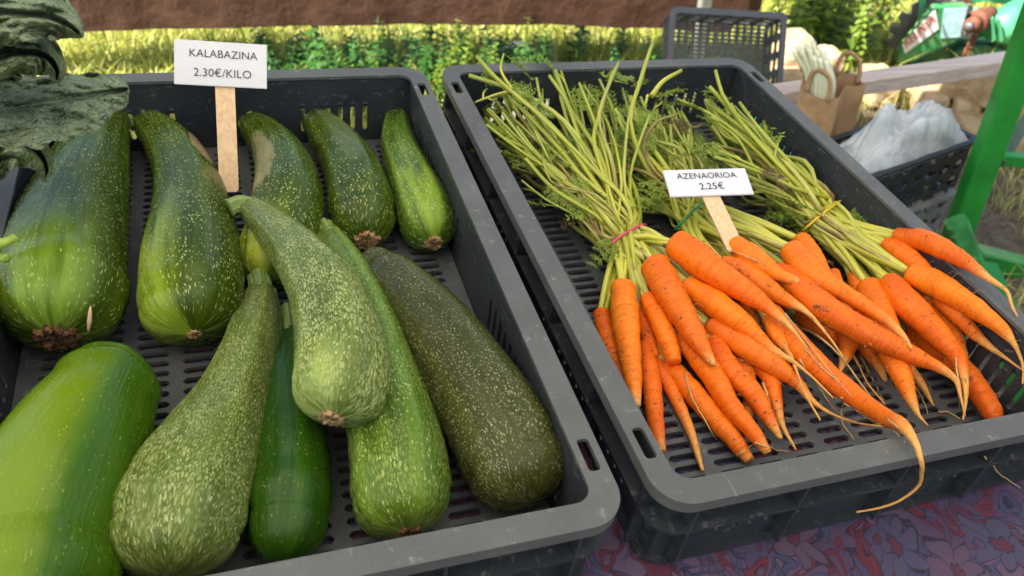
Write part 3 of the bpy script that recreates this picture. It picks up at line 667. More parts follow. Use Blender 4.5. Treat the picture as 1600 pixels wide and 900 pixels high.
courgette([(516, 372, 48), (543, 430, 82), (572, 500, 104), (593, 580, 124), (610, 660, 144), (622, 730, 156), (626, 775, 150)], (638, 834),
    cm('courgette_skin_ribbed_lime', dark=(.035, .075, .005), mid=(.085, .145, .010), speck=(.40, .47, .13), net=.4, sp=.6, rib=.45),
    'long lime green ribbed courgette running beneath the topmost pale one', stem=[(512, 362), (506, 353)], scar=36, scarmat=SCARD, seed=9, ribamp=.045)
courgette([(592, 422, 66), (638, 466, 104), (690, 532, 132), (735, 600, 150), (780, 672, 164), (806, 722, 158)], (832, 786),
    cm('courgette_skin_olive_speckled', dark=(.034, .038, .007), mid=(.060, .062, .014), speck=(.33, .33, .16), sp=.85, spsize=.40, spscale=760, rib=.2),
    'dark olive finely speckled courgette along the right wall of its crate', start=(572, 402), seed=10, ribamp=.015)
courgette([(392, 326, 40, .030), (430, 360, 64, .040), (474, 406, 92, .050), (508, 456, 118, .052), (528, 520, 138, .052), (532, 580, 148, .050), (529, 612, 142, .048)], (517, 655),
    cm('courgette_skin_pale_top', net=.7, sp=.65, glow=(.30, .38, .08), glow_t=(.8, .95), glow_ang=1.0, glow_w=.8, **LT),
    'pale speckled courgette with a bent neck lying on top of the pile', stem=[(378, 320), (357, 326)], scar=38, lift=.05, seed=11, stemr=.72)
# splinter lying on the big courgette; cut stalk ends at the crate's left wall
def tube_px(pts, sides=8, n=16):
    C = np.array([(*U(x, y, z), w/2*depthT(U(x, y, z))/F_PX) for x, y, w, z in pts]); Q = catmull(C, n); return tube(Q[:, :3], np.maximum(Q[:, 3], .0002), sides)
LIMES = simple('lime_green_stalk', (.34, .45, .06), .5, .3, 80)
cs = thing('cut_stalk', 'bright green cut stalk poking in at the left edge beside the largest courgette', 'stalk', U(5, 390, -.02))
V, Fc, at = tube_px([(-40, 392, 22, .03), (-5, 382, 20, .032), (14, 376, 13, .034), (25, 371, 15, .034)], 12); part('stalk_end', V, Fc, LIMES, cs, attrs=at)
V, Fc, at = tube_px([(-40, 410, 20, .022), (-12, 402, 17, .022), (2, 402, 14, .022), (11, 404, 16, .022)], 12); part('stalk_end', V, Fc, LIMES, cs, attrs=at)

# ------------------------------------------------------------------ kale
kb = thing('kale_bunch', 'dark blistered kale leaves hanging over the far left corner of the courgette crate', 'kale', U(-60, 170, .0))
def kale_leaf(mid, seed, blis=1., curl=.02, wav=.006, nu=72, nv=37, fold=0.):
    """mid: list of (px,py,z, halfwidth up px, halfwidth down px)."""
    Mx = catmull(np.array(mid, float), nu); V = []; rib = []; bl = []
    sf = np.linspace(-1, 1, nv)
    T = np.gradient(Mx[:, :2], axis=0); T /= np.linalg.norm(T, axis=1)[:, None]
    for i in range(nu):
        t = i/(nu-1)
        for s in sf:
            wpx = Mx[i, 3] if s < 0 else Mx[i, 4]; nx_, ny_ = -T[i, 1], T[i, 0]
            edge = abs(s)
            ruff = 1+.06*noise.noise((t*40, s*3, seed))*edge**2+.10*noise.noise((t*9+seed, s*2, seed))*edge+.05*math.sin(t*45+seed)*edge**3
            px = Mx[i, 0]+nx_*s*wpx*ruff; py = Mx[i, 1]+ny_*s*wpx*ruff
            z = Mx[i, 2]-curl*edge**1.7-fold*max(s, 0)**2
            z += wav*math.sin(t*26+seed*2+(1.5 if s > 0 else 0))*edge**2
            p0 = U(px, py, Mx[i, 2]); q = noise.voronoi(Vector((p0[0]*46+seed*3.1, p0[1]*46, seed+.3))+noise.noise_vector(Vector((p0[0]*30, p0[1]*30, seed)))*.35)[0]; q2 = noise.voronoi(Vector((p0[0]*120+seed*3.1, p0[1]*120, seed+.3)))[0]; d = max(0, 1-(q[0]*1.15)**2)*.72+.28*max(0, 1-(q2[0]*1.1)**2)
            z += .016*blis*d*min(1, edge*5)
            V.append(U(px, py, z)); side = abs(((t*11+abs(s)*1.8) % 1)-.5)*2
            rib.append(max(1-edge*nv*.26, 0.)*1.2+max(0, (side-.88)*5)*(1-edge)*.75); bl.append(d)
    Fc = [(i*nv+j, i*nv+j+1, (i+1)*nv+j+1, (i+1)*nv+j) for i in range(nu-1) for j in range(nv-1)]
    o = part('leaf', V, Fc, KALE, kb, attrs={'rib': ('FLOAT', rib), 'blis': ('FLOAT', bl)}); md = o.modifiers.new('t', 'SOLIDIFY'); md.thickness = .0007; return o
kale_leaf([(-150, 6, .16, 45, 60), (-40, 18, .17, 52, 56), (40, 22, .172, 44, 44), (92, 32, .168, 34, 32), (120, 48, .16, 15, 16), (129, 58, .155, 3, 3)], 1, 1.3, .012)
kale_leaf([(-130, 190, .085, 60, 30), (-60, 181, .092, 62, 40), (0, 171, .096, 50, 62), (70, 160, .096, 42, 66), (130, 151, .092, 36, 56), (175, 144, .085, 28, 34), (197, 139, .08, 14, 18), (202, 138, .078, 3, 4)], 2, .8, .006, .004, 100, 55)
kale_leaf([(-120, 118, .12, 40, 40), (-30, 98, .13, 42, 40), (30, 82, .138, 32, 34), (66, 84, .135, 28, 38), (86, 102, .122, 18, 32), (91, 118, .112, 10, 20), (86, 130, .104, 3, 6)], 3, 1.9, .010, .006)
kale_leaf([(-120, 230, .06, 40, 50), (-40, 222, .07, 36, 50), (10, 215, .078, 28, 50), (45, 224, .075, 22, 44), (66, 244, .065, 16, 32), (74, 264, .055, 10, 20), (71, 284, .046, 3, 6)], 4, 1.9, .012, .006)
kale_leaf([(-120, 262, .03, 30, 40), (-40, 246, .045, 30, 42), (0, 240, .05, 26, 40), (26, 244, .048, 18, 26), (40, 256, .04, 4, 6)], 5, 1.5, .012, .008)
kale_leaf([(-150, 60, .10, 50, 40), (-60, 70, .11, 40, 44), (-10, 92, .10, 30, 40), (20, 110, .09, 20, 28), (34, 122, .08, 3, 4)], 6, 1.5, .012, .008)
V, Fc, at = tube_px([(-300, 215, 20, .02), (-240, 195, 22, .04), (-170, 165, 18, .08), (-100, 130, 12, .11)], 14); part('stalk', V, Fc, STEMG, kb, attrs=at)

# ------------------------------------------------------------------ price signs
def text_part(body, parent, O, ex, ey, n, cx, cy, width, mat, height=None, bold=0., shear=0.):
    cu = bpy.data.curves.new('t', 'FONT'); cu.body = body; cu.align_x = 'CENTER'; cu.align_y = 'CENTER'; cu.offset = bold; cu.resolution_u = 3
    o = bpy.data.objects.new('t', cu); COL.objects.link(o); dg = bpy.context.evaluated_depsgraph_get(); me = bpy.data.meshes.new_from_object(o.evaluated_get(dg))
    bpy.data.objects.remove(o); v = np.zeros(len(me.vertices)*3); me.vertices.foreach_get('co', v); v = v.reshape(-1, 3)
    lo, hi = v.min(0), v.max(0); s = width/(hi[0]-lo[0]); sy = (height/(hi[1]-lo[1])) if height else s
    x = (v[:, 0]-(lo[0]+hi[0])/2)*s; y = (v[:, 1]-(lo[1]+hi[1])/2)*sy; x = x+y*shear
    P = np.asarray(O)+np.outer(cx+x, ex)+np.outer(cy+y, ey)+np.asarray(n)*.0007
    part('lettering', P, [tuple(p.vertices) for p in me.polygons], mat, parent, False)
def sign(name, label, corners, stick, plane_pt, lean, yaw, lines):
    P0 = U(*plane_pt); nrm = np.array([math.sin(yaw)*math.cos(lean), -math.cos(yaw)*math.cos(lean), math.sin(lean)])
    o = thing(name, label, 'sign', P0)
    q = [UP(x, y, P0, nrm) for x, y in corners]              # TL, TR, BR, BL
    ex = (q[1]+q[2]-q[0]-q[3]); w = np.linalg.norm(ex)/2; ex /= np.linalg.norm(ex); ey = np.cross(nrm, ex); h = (np.dot(q[0]-q[3], ey)+np.dot(q[1]-q[2], ey))/2
    C = sum(q)/4
    def quad(cx, cy, w_, h_, t, off, r): return plate([rrect(cx-w_/2, cy-h_/2, cx+w_/2, cy+h_/2, r, 4)], t, lambda x, y, z: C+ex*x+ey*y+nrm*(off+z))
    V, Fc = quad(0, 0, w, h, .0012, .0, .0008); part('card', V, Fc, CARD, o, False)
    V, Fc = quad(0, 0, w-.0012, h-.0012, .0001, .0003, .0006); part('print_face', V, Fc, CARD, o, False)
    s = [UP(x, y, P0-nrm*.002, nrm) for x, y in stick[:2]]; wd = stick[2]/2*depthT(s[0])/F_PX
    d = (s[1]-s[0]); L = np.linalg.norm(d); d /= L; sx_ = np.cross(nrm, d)
    V, Fc = plate([rrect(-wd, 0, wd, L, wd*.42, 5)], .0016, lambda x, y, z: s[0]+sx_*x+d*y+nrm*z); part('stick', V, Fc, STICK, o, False)
    for body, cx, cy, wfrac in lines: text_part(body, o, C+nrm*.0003, ex, ey, nrm, cx*w, cy*h, wfrac*w, INK, bold=-.006)
    return o
sign('price_sign', 'upright white price card for courgettes on a wooden stick', [(272, 61), (416, 70), (418, 139), (272, 131)], ((350, 100), (358, 300), 29), (357, 290, -.045), R_(40), R_(16),
     [('KALABAZINA', .03, .22, .73), ('2.30€/KILO', .02, -.20, .62)])
sign('price_sign', 'leaning white price card for carrots on a wooden stick', [(1035, 266), (1161, 263), (1181, 303), (1048, 308)], ((1103, 290), (1152, 392), 29), (1150, 390, -.022), R_(72), R_(10),
     [('AZENAORIOA', .0, .24, .72), ('2,25€', .02, -.17, .29)])

# ------------------------------------------------------------------ carrots
ST = .013                                      # one layer of carrots
def inside(px, py, z, r):
    """Lift a point until it lies within the right crate's walls."""
    c, s = math.cos(.4072), math.sin(.4072)
    while z < .004+r:
        P = U(px, py, z); x, y = P[0]-RX, P[1]-RY; lx, ly = c*x+s*y, -s*x+c*y
        if .0178+r <= lx <= .3822-r and .0178+r <= ly: break
        z += .002
    return U(px, py, z)
FR = None                                      # marks points that hang just in front of the crate's near side
def front(px, py, r):
    """Point on the ray that lies just outside the right crate's near side (or on the cloth)."""
    n = np.array([-math.sin(.4072), math.cos(.4072), 0]); P = UP(px, py, RL(0, -.002-r), n)
    return P if P[2] > ZT+.003 else U(px, py, ZT+.003)
def carrot_mesh(pts, layer, seed):
    """pts: (px, py, width[, z]) crown to tip."""
    C = []; rm = max(q[2] for q in pts)/2*.62/F_PX
    for q in pts:
        r0 = q[2]/2*.62/F_PX; z = q[3] if len(q) > 3 else ZF+(max(r0, .62*rm) if layer >= 1 else max(r0, .003))+layer*ST+.001
        P = U(q[0], q[1], z) if z is not None else front(q[0], q[1], r0)
        if len(q) < 4: P = inside(q[0], q[1], z, r0)
        C.append((*P, q[2]*.445*depthT(P)/F_PX))
    C = np.array(C); n = 46; Q = catmull(C, n); Q[:, 3] = np.maximum(Q[:, 3], .0004)
    L = np.r_[0, np.cumsum(np.linalg.norm(np.diff(Q[:, :3], axis=0), axis=1))]; r0 = C[0, 3]
    # shoulder: extend backwards a rounded crown
    d = Q[0, :3]-Q[2, :3]; d /= np.linalg.norm(d); cap = []
    for a in np.linspace(0, 1, 7)[:-1]:
        cap.append((*(Q[0, :3]+d*r0*.55*(1-a)), r0*(.25+.75*math.sin(a*math.pi/2)**.8)))
    Q = np.vstack([cap, Q]); r = np.random.default_rng(seed); p = r.uniform(0, 6.28, 5)
    for i in range(len(Q)):
        l = i/len(Q); Q[i, 3] *= 1+.025*math.sin(l*38+p[0])+.018*math.sin(l*71+p[1])
    V, Fc, at = tube(Q[:, :3], Q[:, 3], 18, lambda th, t, l: 1+.03*np.sin(2*th+p[2]+l*30)+.02*np.sin(3*th+p[3]-l*45))
    ra = np.r_[np.repeat(Q[:, 3], 18), Q[0, 3], Q[-1, 3]]; ra[:7*18] = r0; ra[-2] = r0; at['rad'] = ('FLOAT', ra)
    return Q, (V, Fc, at)
BUNCH = {
 'pink': [
  ([(940, 492, 32), (950, 530, 36), (962, 565, 30), (972, 598, 14)], 0), ([(973, 452, 46), (977, 500, 50), (985, 560, 38), (990, 600, 29), (996, 634, 11)], 1.1),
  ([(1010, 540, 30), (1018, 600, 35), (1025, 660, 30), (1034, 706, 16)], 0), ([(1028, 566, 24), (1055, 620, 25), (1078, 672, 17), (1098, 736, 6)], 0),
  ([(1014, 468, 34), (1034, 510, 38), (1050, 552, 30), (1054, 566, 25)], 1.2), ([(1024, 416, 52), (1042, 448, 53), (1068, 495, 47), (1095, 540, 34), (1116, 571, 9)], 2.2),
  ([(1058, 382, 50), (1085, 400, 57), (1120, 427, 50), (1169, 459, 40), (1208, 487, 22), (1240, 517, 7), (1262, 545, 3)], 3.3),
  ([(1075, 447, 38), (1120, 476, 49), (1165, 512, 41), (1206, 546, 18), (1241, 566, 7), (1270, 590, 4), (1302, 622, 3)], 2.1),
  ([(1110, 509, 34), (1160, 537, 46), (1212, 572, 38), (1246, 598, 23), (1270, 627, 11), (1300, 647, 6), (1345, 662, 4), (1387, 667, 3)], 1.2),
  ([(1062, 517, 36), (1079, 540, 42), (1114, 587, 43), (1145, 639, 37), (1177, 676, 29), (1200, 708, 15)], .9), ([(1047, 572, 34), (1079, 610, 41), (1119, 656, 37), (1148, 690, 32), (1172, 720, 18)], 0),
  ([(1116, 535, 34), (1140, 578, 42), (1177, 615, 38), (1206, 662, 22), (1221, 686, 7)], .8), ([(1140, 537, 34), (1160, 570, 36), (1170, 615, 25), (1168, 664, 13)], 0),
  ([(1177, 563, 24), (1203, 592, 30), (1212, 627, 24), (1222, 664, 11), (1244, 703, 3)], .5),
  ([(1148, 442, 28), (1168, 474, 26), (1180, 500, 18), (1186, 520, 6)], 1.2), ([(1060, 500, 30), (1085, 545, 34), (1108, 590, 28), (1130, 630, 16)], .2), ([(996, 480, 30), (1010, 520, 30), (1024, 560, 22)], .2), ([(1180, 530, 26), (1196, 560, 24), (1205, 596, 14), (1210, 620, 5)], .9)],
 'green': [
  ([(1149, 382, 34), (1181, 405, 41), (1215, 428, 26), (1245, 440, 15), (1275, 456, 6), (1315, 496, 3)], 3.6),
  ([(1130, 412, 30), (1157, 422, 40), (1193, 446, 37), (1225, 467, 25), (1258, 486, 11), (1290, 520, 5), (1318, 558, 3)], 2.9),
  ([(1238, 392, 44), (1262, 420, 48), (1295, 444, 38), (1322, 460, 31), (1352, 478, 27), (1388, 503, 19), (1412, 526, 11), (1425, 546, 4)], 3.4),
  ([(1252, 376, 34), (1268, 400, 36), (1285, 430, 30), (1300, 455, 18)], 2.2),
  ([(1212, 424, 38), (1238, 440, 46), (1283, 478, 50), (1335, 510, 47), (1395, 541, 39), (1440, 562, 29), (1470, 576, 19), (1492, 592, 11), (1500, 616, 6), (1508, 650, 3)], 2.6),
  ([(1208, 487, 30), (1247, 542, 44), (1293, 586, 41), (1340, 623, 37, -.038), (1387, 654, 31, -.010), (1418, 673, 20, .010), (1432, 695, 12, .008), (1438, 715, 9, FR), (1440, 738, 7, FR), (1433, 762, 5.5, FR), (1402, 784, 4.5, FR), (1372, 794, 4, FR), (1338, 800, 3.5, FR)], 1.9),
  ([(1203, 500, 28), (1218, 529, 28), (1232, 549, 12), (1243, 575, 5), (1258, 615, 4), (1282, 657, 3)], 2.2),
  ([(1310, 490, 38), (1325, 520, 43), (1323, 546, 30), (1312, 582, 4)], .6), ([(1302, 428, 24), (1310, 455, 26), (1322, 486, 22)], 1.8), ([(1330, 500, 30), (1352, 540, 30), (1372, 570, 18), (1384, 596, 6)], .3), ([(1250, 492, 28), (1288, 520, 30), (1318, 540, 16), (1335, 560, 6), (1360, 605, 3), (1384, 632, 3)], .3)],
 'yellow': [
  ([(1404, 369, 30, -.018), (1440, 375, 38, -.006), (1480, 393, 34, .004), (1520, 417, 22, .012), (1546, 436, 12, .013), (1573, 455, 7, .010), (1582, 480, 5, .004), (1590, 495, 3, .0015)], 4),
  ([(1388, 382, 28), (1408, 394, 35), (1430, 411, 34), (1460, 440, 26)], 2.8), ([(1424, 427, 38), (1453, 439, 49), (1493, 462, 43), (1533, 489, 34), (1570, 519, 21), (1586, 540, 9), (1597, 566, 5), (1598, 600, 3)], 3.7),
  ([(1391, 442, 40), (1408, 466, 51), (1440, 497, 47), (1469, 527, 41), (1493, 554, 32), (1506, 588, 16), (1509, 622, 7), (1505, 656, 3)], 2.5),
  ([(1358, 452, 48), (1368, 474, 52), (1380, 505, 48), (1392, 548, 44), (1411, 592, 34), (1427, 632, 17), (1436, 650, 7), (1450, 665, 3)], 1.5),
  ([(1446, 462, 24), (1467, 488, 28), (1490, 520, 26), (1503, 550, 18), (1510, 585, 8)], 1.6), ([(1467, 470, 28), (1499, 494, 32), (1522, 520, 22), (1547, 542, 12), (1571, 559, 6), (1597, 578, 3)], 1.9),
  ([(1430, 517, 38), (1470, 551, 46), (1511, 589, 45), (1536, 620, 40), (1552, 648, 34), (1560, 668, 12)], .5), ([(1335, 432, 26), (1345, 462, 30), (1352, 492, 26)], 1.2), ([(1440, 480, 28), (1462, 520, 30), (1480, 556, 24), (1492, 590, 8)], .6), ([(1415, 522, 24), (1439, 545, 25), (1458, 568, 10)], .3), ([(1418, 572, 18), (1437, 596, 14), (1459, 634, 3)], .1)]}
BANDS = {'pink': ([(948, 388), (957, 366), (978, 354), (1004, 358)], (976, 374), -.052), 'green': ([(1060, 346), (1066, 330), (1080, 318), (1100, 312)], (1082, 334), -.050), 'yellow': ([(1262, 350), (1272, 334), (1288, 324), (1306, 318)], (1284, 338), -.046)}
BCOL = {'pink': band('pink_rubber', (.72, .06, .16)), 'green': band('green_rubber', (.02, .30, .14)), 'yellow': band('yellow_rubber', (.80, .50, .02))}
LAB = {'pink': 'carrot bunch tied with a pink band, leftmost in its crate', 'green': 'middle carrot bunch tied with a green band behind the leaning price card', 'yellow': 'carrot bunch tied with a yellow band along the right wall'}
# feathery leaf, three shapes
def frond_mesh(seed):
    r = np.random.default_rng(seed); L = MB(); n = 6
    P = np.c_[np.linspace(0, 1, n), .10*np.sin(np.linspace(0, 2, n)+seed), -.18*np.linspace(0, 1, n)**2]
    V, Fc, _ = tube(P, np.linspace(.016, .006, n), 4); L.add(V, Fc)
    for i in range(1, n):
        for s in (-1, 1):
            l = .42*(1-i/n*.72)*r.uniform(.8, 1.15); d = np.array([.62, s*.78, r.uniform(-.25, .3)]); d /= np.linalg.norm(d); p = P[i]
            sd_ = np.array([-d[1]*s, d[0]*s, 0]); m_ = 3
            for k2 in range(m_+1):
                q = p+d*l*(k2+.4)/(m_+.6)
                for s2 in (-1, 1):
                    e = d*.8+sd_*s2*.75; e = e/np.linalg.norm(e); ll = l*.50*(1.1-.18*k2)*r.uniform(.7, 1.25); wv = np.cross(e, (0, 0, 1)); wv /= np.linalg.norm(wv)+1e-9
                    tip = q+e*ll+np.array([0, 0, r.uniform(-.06, .06)]); md_ = q+e*ll*.5
                    L.add([q, md_+wv*ll*.25, tip, md_-wv*ll*.25], [(0, 1, 2, 3)])
            wd = np.cross(d, (0, 0, 1))*.006; L.add([p-wd, p+wd, p+d*l], [(0, 1, 2)])
    return mesh('leaf', L.V, L.F, FROND, False)
FRONDS = [frond_mesh(i) for i in range(4)]
DEADM = FRONDS[0].copy(); DEADM.materials.clear(); DEADM.materials.append(DEAD)
def add_frond(root, base, P, d, size, roll, me, name='leaf', label=None):
    d = np.asarray(d, float); d /= np.linalg.norm(d); up = np.array([0, 0, 1.]); y = np.cross(up, d); y /= np.linalg.norm(y)+1e-9; z = np.cross(d, y)
    c, s = math.cos(roll), math.sin(roll); y, z = y*c+z*s, z*c-y*s
    m_ = Matrix(((d[0], y[0], z[0], 0), (d[1], y[1], z[1], 0), (d[2], y[2], z[2], 0), (0, 0, 0, 1)))
    o = bpy.data.objects.new(name, me); COL.objects.link(o); o.parent = root
    o.matrix_local = Matrix.Translation(Vector([float(x) for x in np.asarray(P)-np.array(base)])) @ m_ @ Matrix.Scale(size, 4)
    if label: o['label'] = label
FAN = {   # hand-placed stalks: (px, py, z) from the far end to the band, width px
 'pink': [([(733, 118, .012), (800, 140, .008), (880, 188, .0), (925, 250, -.02), (958, 330, -.04)], 10), ([(745, 88, .03), (775, 122, .022), (805, 148, .012), (870, 205, 0), (940, 300, -.03)], 9),
  ([(787, 84, .03), (783, 110, .022), (800, 140, .012)], 5), ([(742, 160, -.005), (775, 148, .002), (812, 140, .008)], 5), ([(966, 98, .03), (945, 150, .015), (935, 188, .005), (955, 250, -.015), (968, 330, -.04)], 9),
  ([(957, 112, .025), (940, 170, .008), (928, 220, .0), (950, 300, -.03)], 8), ([(905, 130, .02), (925, 180, .005), (945, 240, -.012), (962, 330, -.04)], 7), ([(858, 118, .02), (880, 150, .008), (905, 215, -.008), (948, 320, -.04)], 8),
  ([(762, 172, -.01), (800, 215, -.015), (860, 270, -.02), (930, 340, -.04)], 8), ([(758, 185, -.03), (810, 232, -.03), (880, 290, -.03), (940, 350, -.045)], 9), ([(775, 218, -.04), (840, 262, -.04), (900, 310, -.04), (945, 358, -.05)], 8),
  ([(800, 262, -.05), (850, 280, -.05), (905, 320, -.05), (945, 362, -.055)], 8), ([(838, 122, .01), (850, 180, -.01), (890, 250, -.02), (950, 340, -.045)], 7), ([(790, 146, .0), (830, 185, -.005), (880, 240, -.015), (946, 330, -.042)], 9),
  ([(835, 300, -.06), (880, 325, -.06), (940, 366, -.06)], 7), ([(985, 165, .02), (978, 220, .0), (975, 280, -.02), (982, 345, -.045)], 7), ([(1015, 180, .02), (1000, 220, .005), (985, 270, -.02), (985, 345, -.045)], 7)],
 'green': [([(1020, 66, .06), (1010, 95, .05), (1000, 128, .035), (985, 190, .01), (1010, 260, -.02), (1050, 310, -.045)], 9), ([(1065, 110, .04), (1035, 128, .03), (1018, 150, .02)], 8), ([(985, 150, .02), (1000, 200, 0), (1040, 260, -.02), (1085, 320, -.045)], 9),
  ([(960, 170, .01), (990, 215, -.01), (1035, 270, -.025), (1080, 322, -.045)], 10), ([(1058, 178, .01), (1020, 195, .01), (1005, 225, 0), (1012, 250, -.012)], 7), ([(965, 260, -.02), (1010, 270, -.025), (1045, 300, -.035), (1075, 330, -.05)], 7),
  ([(970, 230, -.02), (1015, 255, -.03), (1060, 300, -.04), (1085, 325, -.048)], 9), ([(985, 285, -.05), (1020, 300, -.05), (1065, 335, -.055)], 7), ([(990, 180, .0), (1030, 225, -.015), (1075, 280, -.03), (1100, 318, -.045)], 9)],
 'yellow': [([(1118, 110, .045), (1130, 150, .03), (1150, 180, .015), (1200, 240, -.005), (1270, 320, -.035)], 8), ([(1108, 135, .035), (1135, 165, .02), (1170, 205, .005), (1230, 270, -.02), (1280, 325, -.038)], 9),
  ([(1058, 155, .01), (1110, 178, .008), (1165, 220, -.005), (1225, 280, -.025), (1278, 330, -.042)], 7), ([(1110, 165, .01), (1160, 200, .005), (1215, 255, -.015), (1290, 325, -.038)], 8), ([(1105, 225, -.03), (1165, 240, -.025), (1225, 285, -.03), (1280, 335, -.044)], 8),
  ([(1130, 258, -.045), (1190, 275, -.04), (1240, 305, -.042), (1280, 340, -.048)], 7), ([(1215, 225, .0), (1210, 250, -.01), (1235, 285, -.022), (1285, 328, -.038)], 6), ([(1155, 160, .02), (1185, 200, .008), (1235, 255, -.012), (1298, 322, -.036)], 8)]}
RNDFAN = {'pink': (62, [(745, 140), (790, 100), (850, 105), (930, 120), (980, 140), (800, 280), (765, 210), (845, 340)]), 'green': (48, [(960, 160), (1000, 150), (1050, 165), (1085, 180), (965, 230), (985, 290), (1100, 215)]), 'yellow': (50, [(1100, 150), (1150, 160), (1195, 190), (1110, 220), (1120, 270), (1150, 300)])}
for bi, key in enumerate(BUNCH):
    bpath, bc, bz = BANDS[key]; Bc = U(bc[0], bc[1], bz)
    root = thing('carrot_bunch', LAB[key], 'carrots', (Bc[0], Bc[1], ZF), True, 'carrot bunches in the right crate'); base = base_of(root); crowns = []
    for ci, (pts, lay) in enumerate(BUNCH[key]):
        Q, (V, Fc, at) = carrot_mesh(pts, lay, bi*50+ci); o = part('carrot', V, Fc, CARROT[(ci*7+bi) % 3 if lay > .7 else 2], root, attrs=at); crowns.append((Q[0, :3], Q[0, :3]-Q[4, :3], o, Q))
        # hair roots along the lower half, one sub-part
        rr = np.random.default_rng(900+bi*50+ci); hb = MB()
        for h_ in range(rr.integers(4, 9)):
            i = rr.integers(10, len(Q)-6); a = rr.uniform(-1.3, 1.3); T = Q[i+1, :3]-Q[i, :3]; T /= np.linalg.norm(T); s_ = np.cross(T, (0, 0, 1)); s_ /= np.linalg.norm(s_); u_ = np.cross(s_, T)
            nd = s_*math.sin(a)+u_*math.cos(a); p0 = Q[i, :3]+nd*Q[i, 3]*.97; l = rr.uniform(.004, .013)
            hp = np.array([p0, p0+nd*l*.45+T*l*.2, p0+nd*l*.6+T*l*.75+rr.normal(0, .001, 3)]); tv, tf, _ = tube(hp, [.00028, .0002, .0001], 3); hb.add(tv, tf)
        hm = mesh('root_hair', np.array(hb.V)-np.array(base), hb.F, ROOT); ho = bpy.data.objects.new('root_hair', hm); COL.objects.link(ho); ho.parent = o; ho['kind'] = 'stuff'
    rr = np.random.default_rng(77+bi); paths = []
    fw = np.array([U(*bpath[0], bz), U(*bpath[-1], bz)]); across = fw[1]-fw[0]; bw = np.linalg.norm(across); across /= bw
    def band_pt(): a, r_ = rr.uniform(0, 6.28), math.sqrt(rr.random()); return Bc+across*math.cos(a)*r_*bw*.44+np.array([0, 0, 1])*math.sin(a)*r_*.012
    for pts, w in FAN[key]: paths.append(([U(*p) for p in pts], w, len(pts) > 3))
    cnt, poly = RNDFAN[key]
    for i in range(cnt):
        a, b, c_ = [np.array(poly[k2]) for k2 in rr.choice(len(poly), 3, replace=False)]; u1, u2 = sorted(rr.random(2)); e = a*u1+b*(u2-u1)+c_*(1-u2)
        bp = band_pt(); far = np.linalg.norm(e-np.array(bc)); ez = rr.uniform(-.07, .004)+.008*(far > 180); E_ = U(e[0], e[1], ez)
        m1 = bp*.62+E_*.38+rr.normal(0, .004, 3)+np.array([0, 0, rr.uniform(-.004, .012)]); m2 = bp*.25+E_*.75+rr.normal(0, .006, 3); paths.append(([E_, m2, m1, bp], rr.uniform(4.5, 9), True))
    ends = []
    for i, (pts, w, thru) in enumerate(paths):
        pts = [np.array(p) for p in pts]; pts[0][2] = max(pts[0][2], ZF+.006)
        if thru:
            cp, cd, _, _ = crowns[rr.integers(0, len(crowns))]; cd = cd/np.linalg.norm(cd); bp = band_pt()
            if np.linalg.norm(cp-Bc) < .16: pts = pts+[bp, bp*.45+(cp+cd*.02)*.55, cp-cd*.004]
            else: pts = pts+[bp]
        P = catmull(np.array(pts), 22); dep = depthT(P[5]); r0 = w*.47*dep/F_PX
        rad = np.interp(np.linspace(0, 1, 22), [0, .1, .6, .9, 1], [.75, .8, 1., 1.15, 1.3])*r0
        V, Fc, at = tube(P[::-1], rad[::-1], 7, lambda th, t, l: 1+.12*np.cos(2*th)); part('stalk', V, Fc, STALK, root, attrs=at); ends.append(P)
    # stalks that join each crown to the band
    for cp, cd, _, Q in crowns:
        if np.linalg.norm(cp-Bc) > .19: continue
        cd = cd/np.linalg.norm(cd)
        for k2 in range(3):
            bp = band_pt(); far = Bc+(Bc-cp)*.5+rr.normal(0, .008, 3); far[2] = max(far[2], ZF+.008)
            P = catmull(np.array([far, bp, bp*.5+(cp+cd*.015)*.5, cp-cd*.004+rr.normal(0, .0018, 3)]), 16); V, Fc, at = tube(P[::-1], np.linspace(.0036, .0018, 16), 7); part('stalk', V, Fc, STALK, root, attrs=at)
    # leaves
    for i in range({'pink': 50, 'green': 54, 'yellow': 36}[key]):
        P = ends[rr.integers(0, len(ends))]; j = rr.integers(0, 12); d = P[max(j-3, 0)]-P[j+3]; d = d+rr.normal(0, .6, 3)*np.linalg.norm(d); d[2] = rr.uniform(-.12, .28)*np.linalg.norm(d[:2])
        e_ = P[j]+d/np.linalg.norm(d)*.05; cc, ss = math.cos(.4072), math.sin(.4072); lx = cc*(e_[0]-RX)+ss*(e_[1]-RY)
        if lx > .375 or lx < .02: d[:2] = -d[:2]*.6
        p_ = P[j]
        if i % 2:
            dn = d/np.linalg.norm(d); l_ = rr.uniform(.010, .022); p_ = P[j]+dn*l_
            V, Fc, at = tube(catmull(np.array([P[j], P[j]+dn*l_*.5+rr.normal(0, .002, 3), p_]), 6), np.linspace(.0013, .0008, 6), 5); part('stalk', V, Fc, STALK, root, attrs=at)
        if (p_+d/np.linalg.norm(d)*.04)[2] > .022: d[2] = -abs(d[2])-.3*np.linalg.norm(d[:2])
        add_frond(root, base, p_, d, rr.uniform(.030, .056), rr.uniform(-.8, .8), FRONDS[i % 4])
    for i in range(5):
        P = ends[rr.integers(0, len(ends))]; j = rr.integers(0, 8); add_frond(root, base, P[j]+np.array([0, 0, .004]), rr.normal(0, 1, 3)*np.array([1, 1, .2]), rr.uniform(.02, .035), rr.uniform(-1, 1), DEADM, 'withered_leaf')
    # rubber band: loop round the bunch
    h = .0165; lp = []
    axis = np.cross(across, (0, 0, 1)); 
    for k2 in range(33):
        a = 2*math.pi*k2/32; lp.append(Bc+across*math.cos(a)*bw*.56+np.array([0, 0, 1])*math.sin(a)*h+axis*.006*math.sin(a))
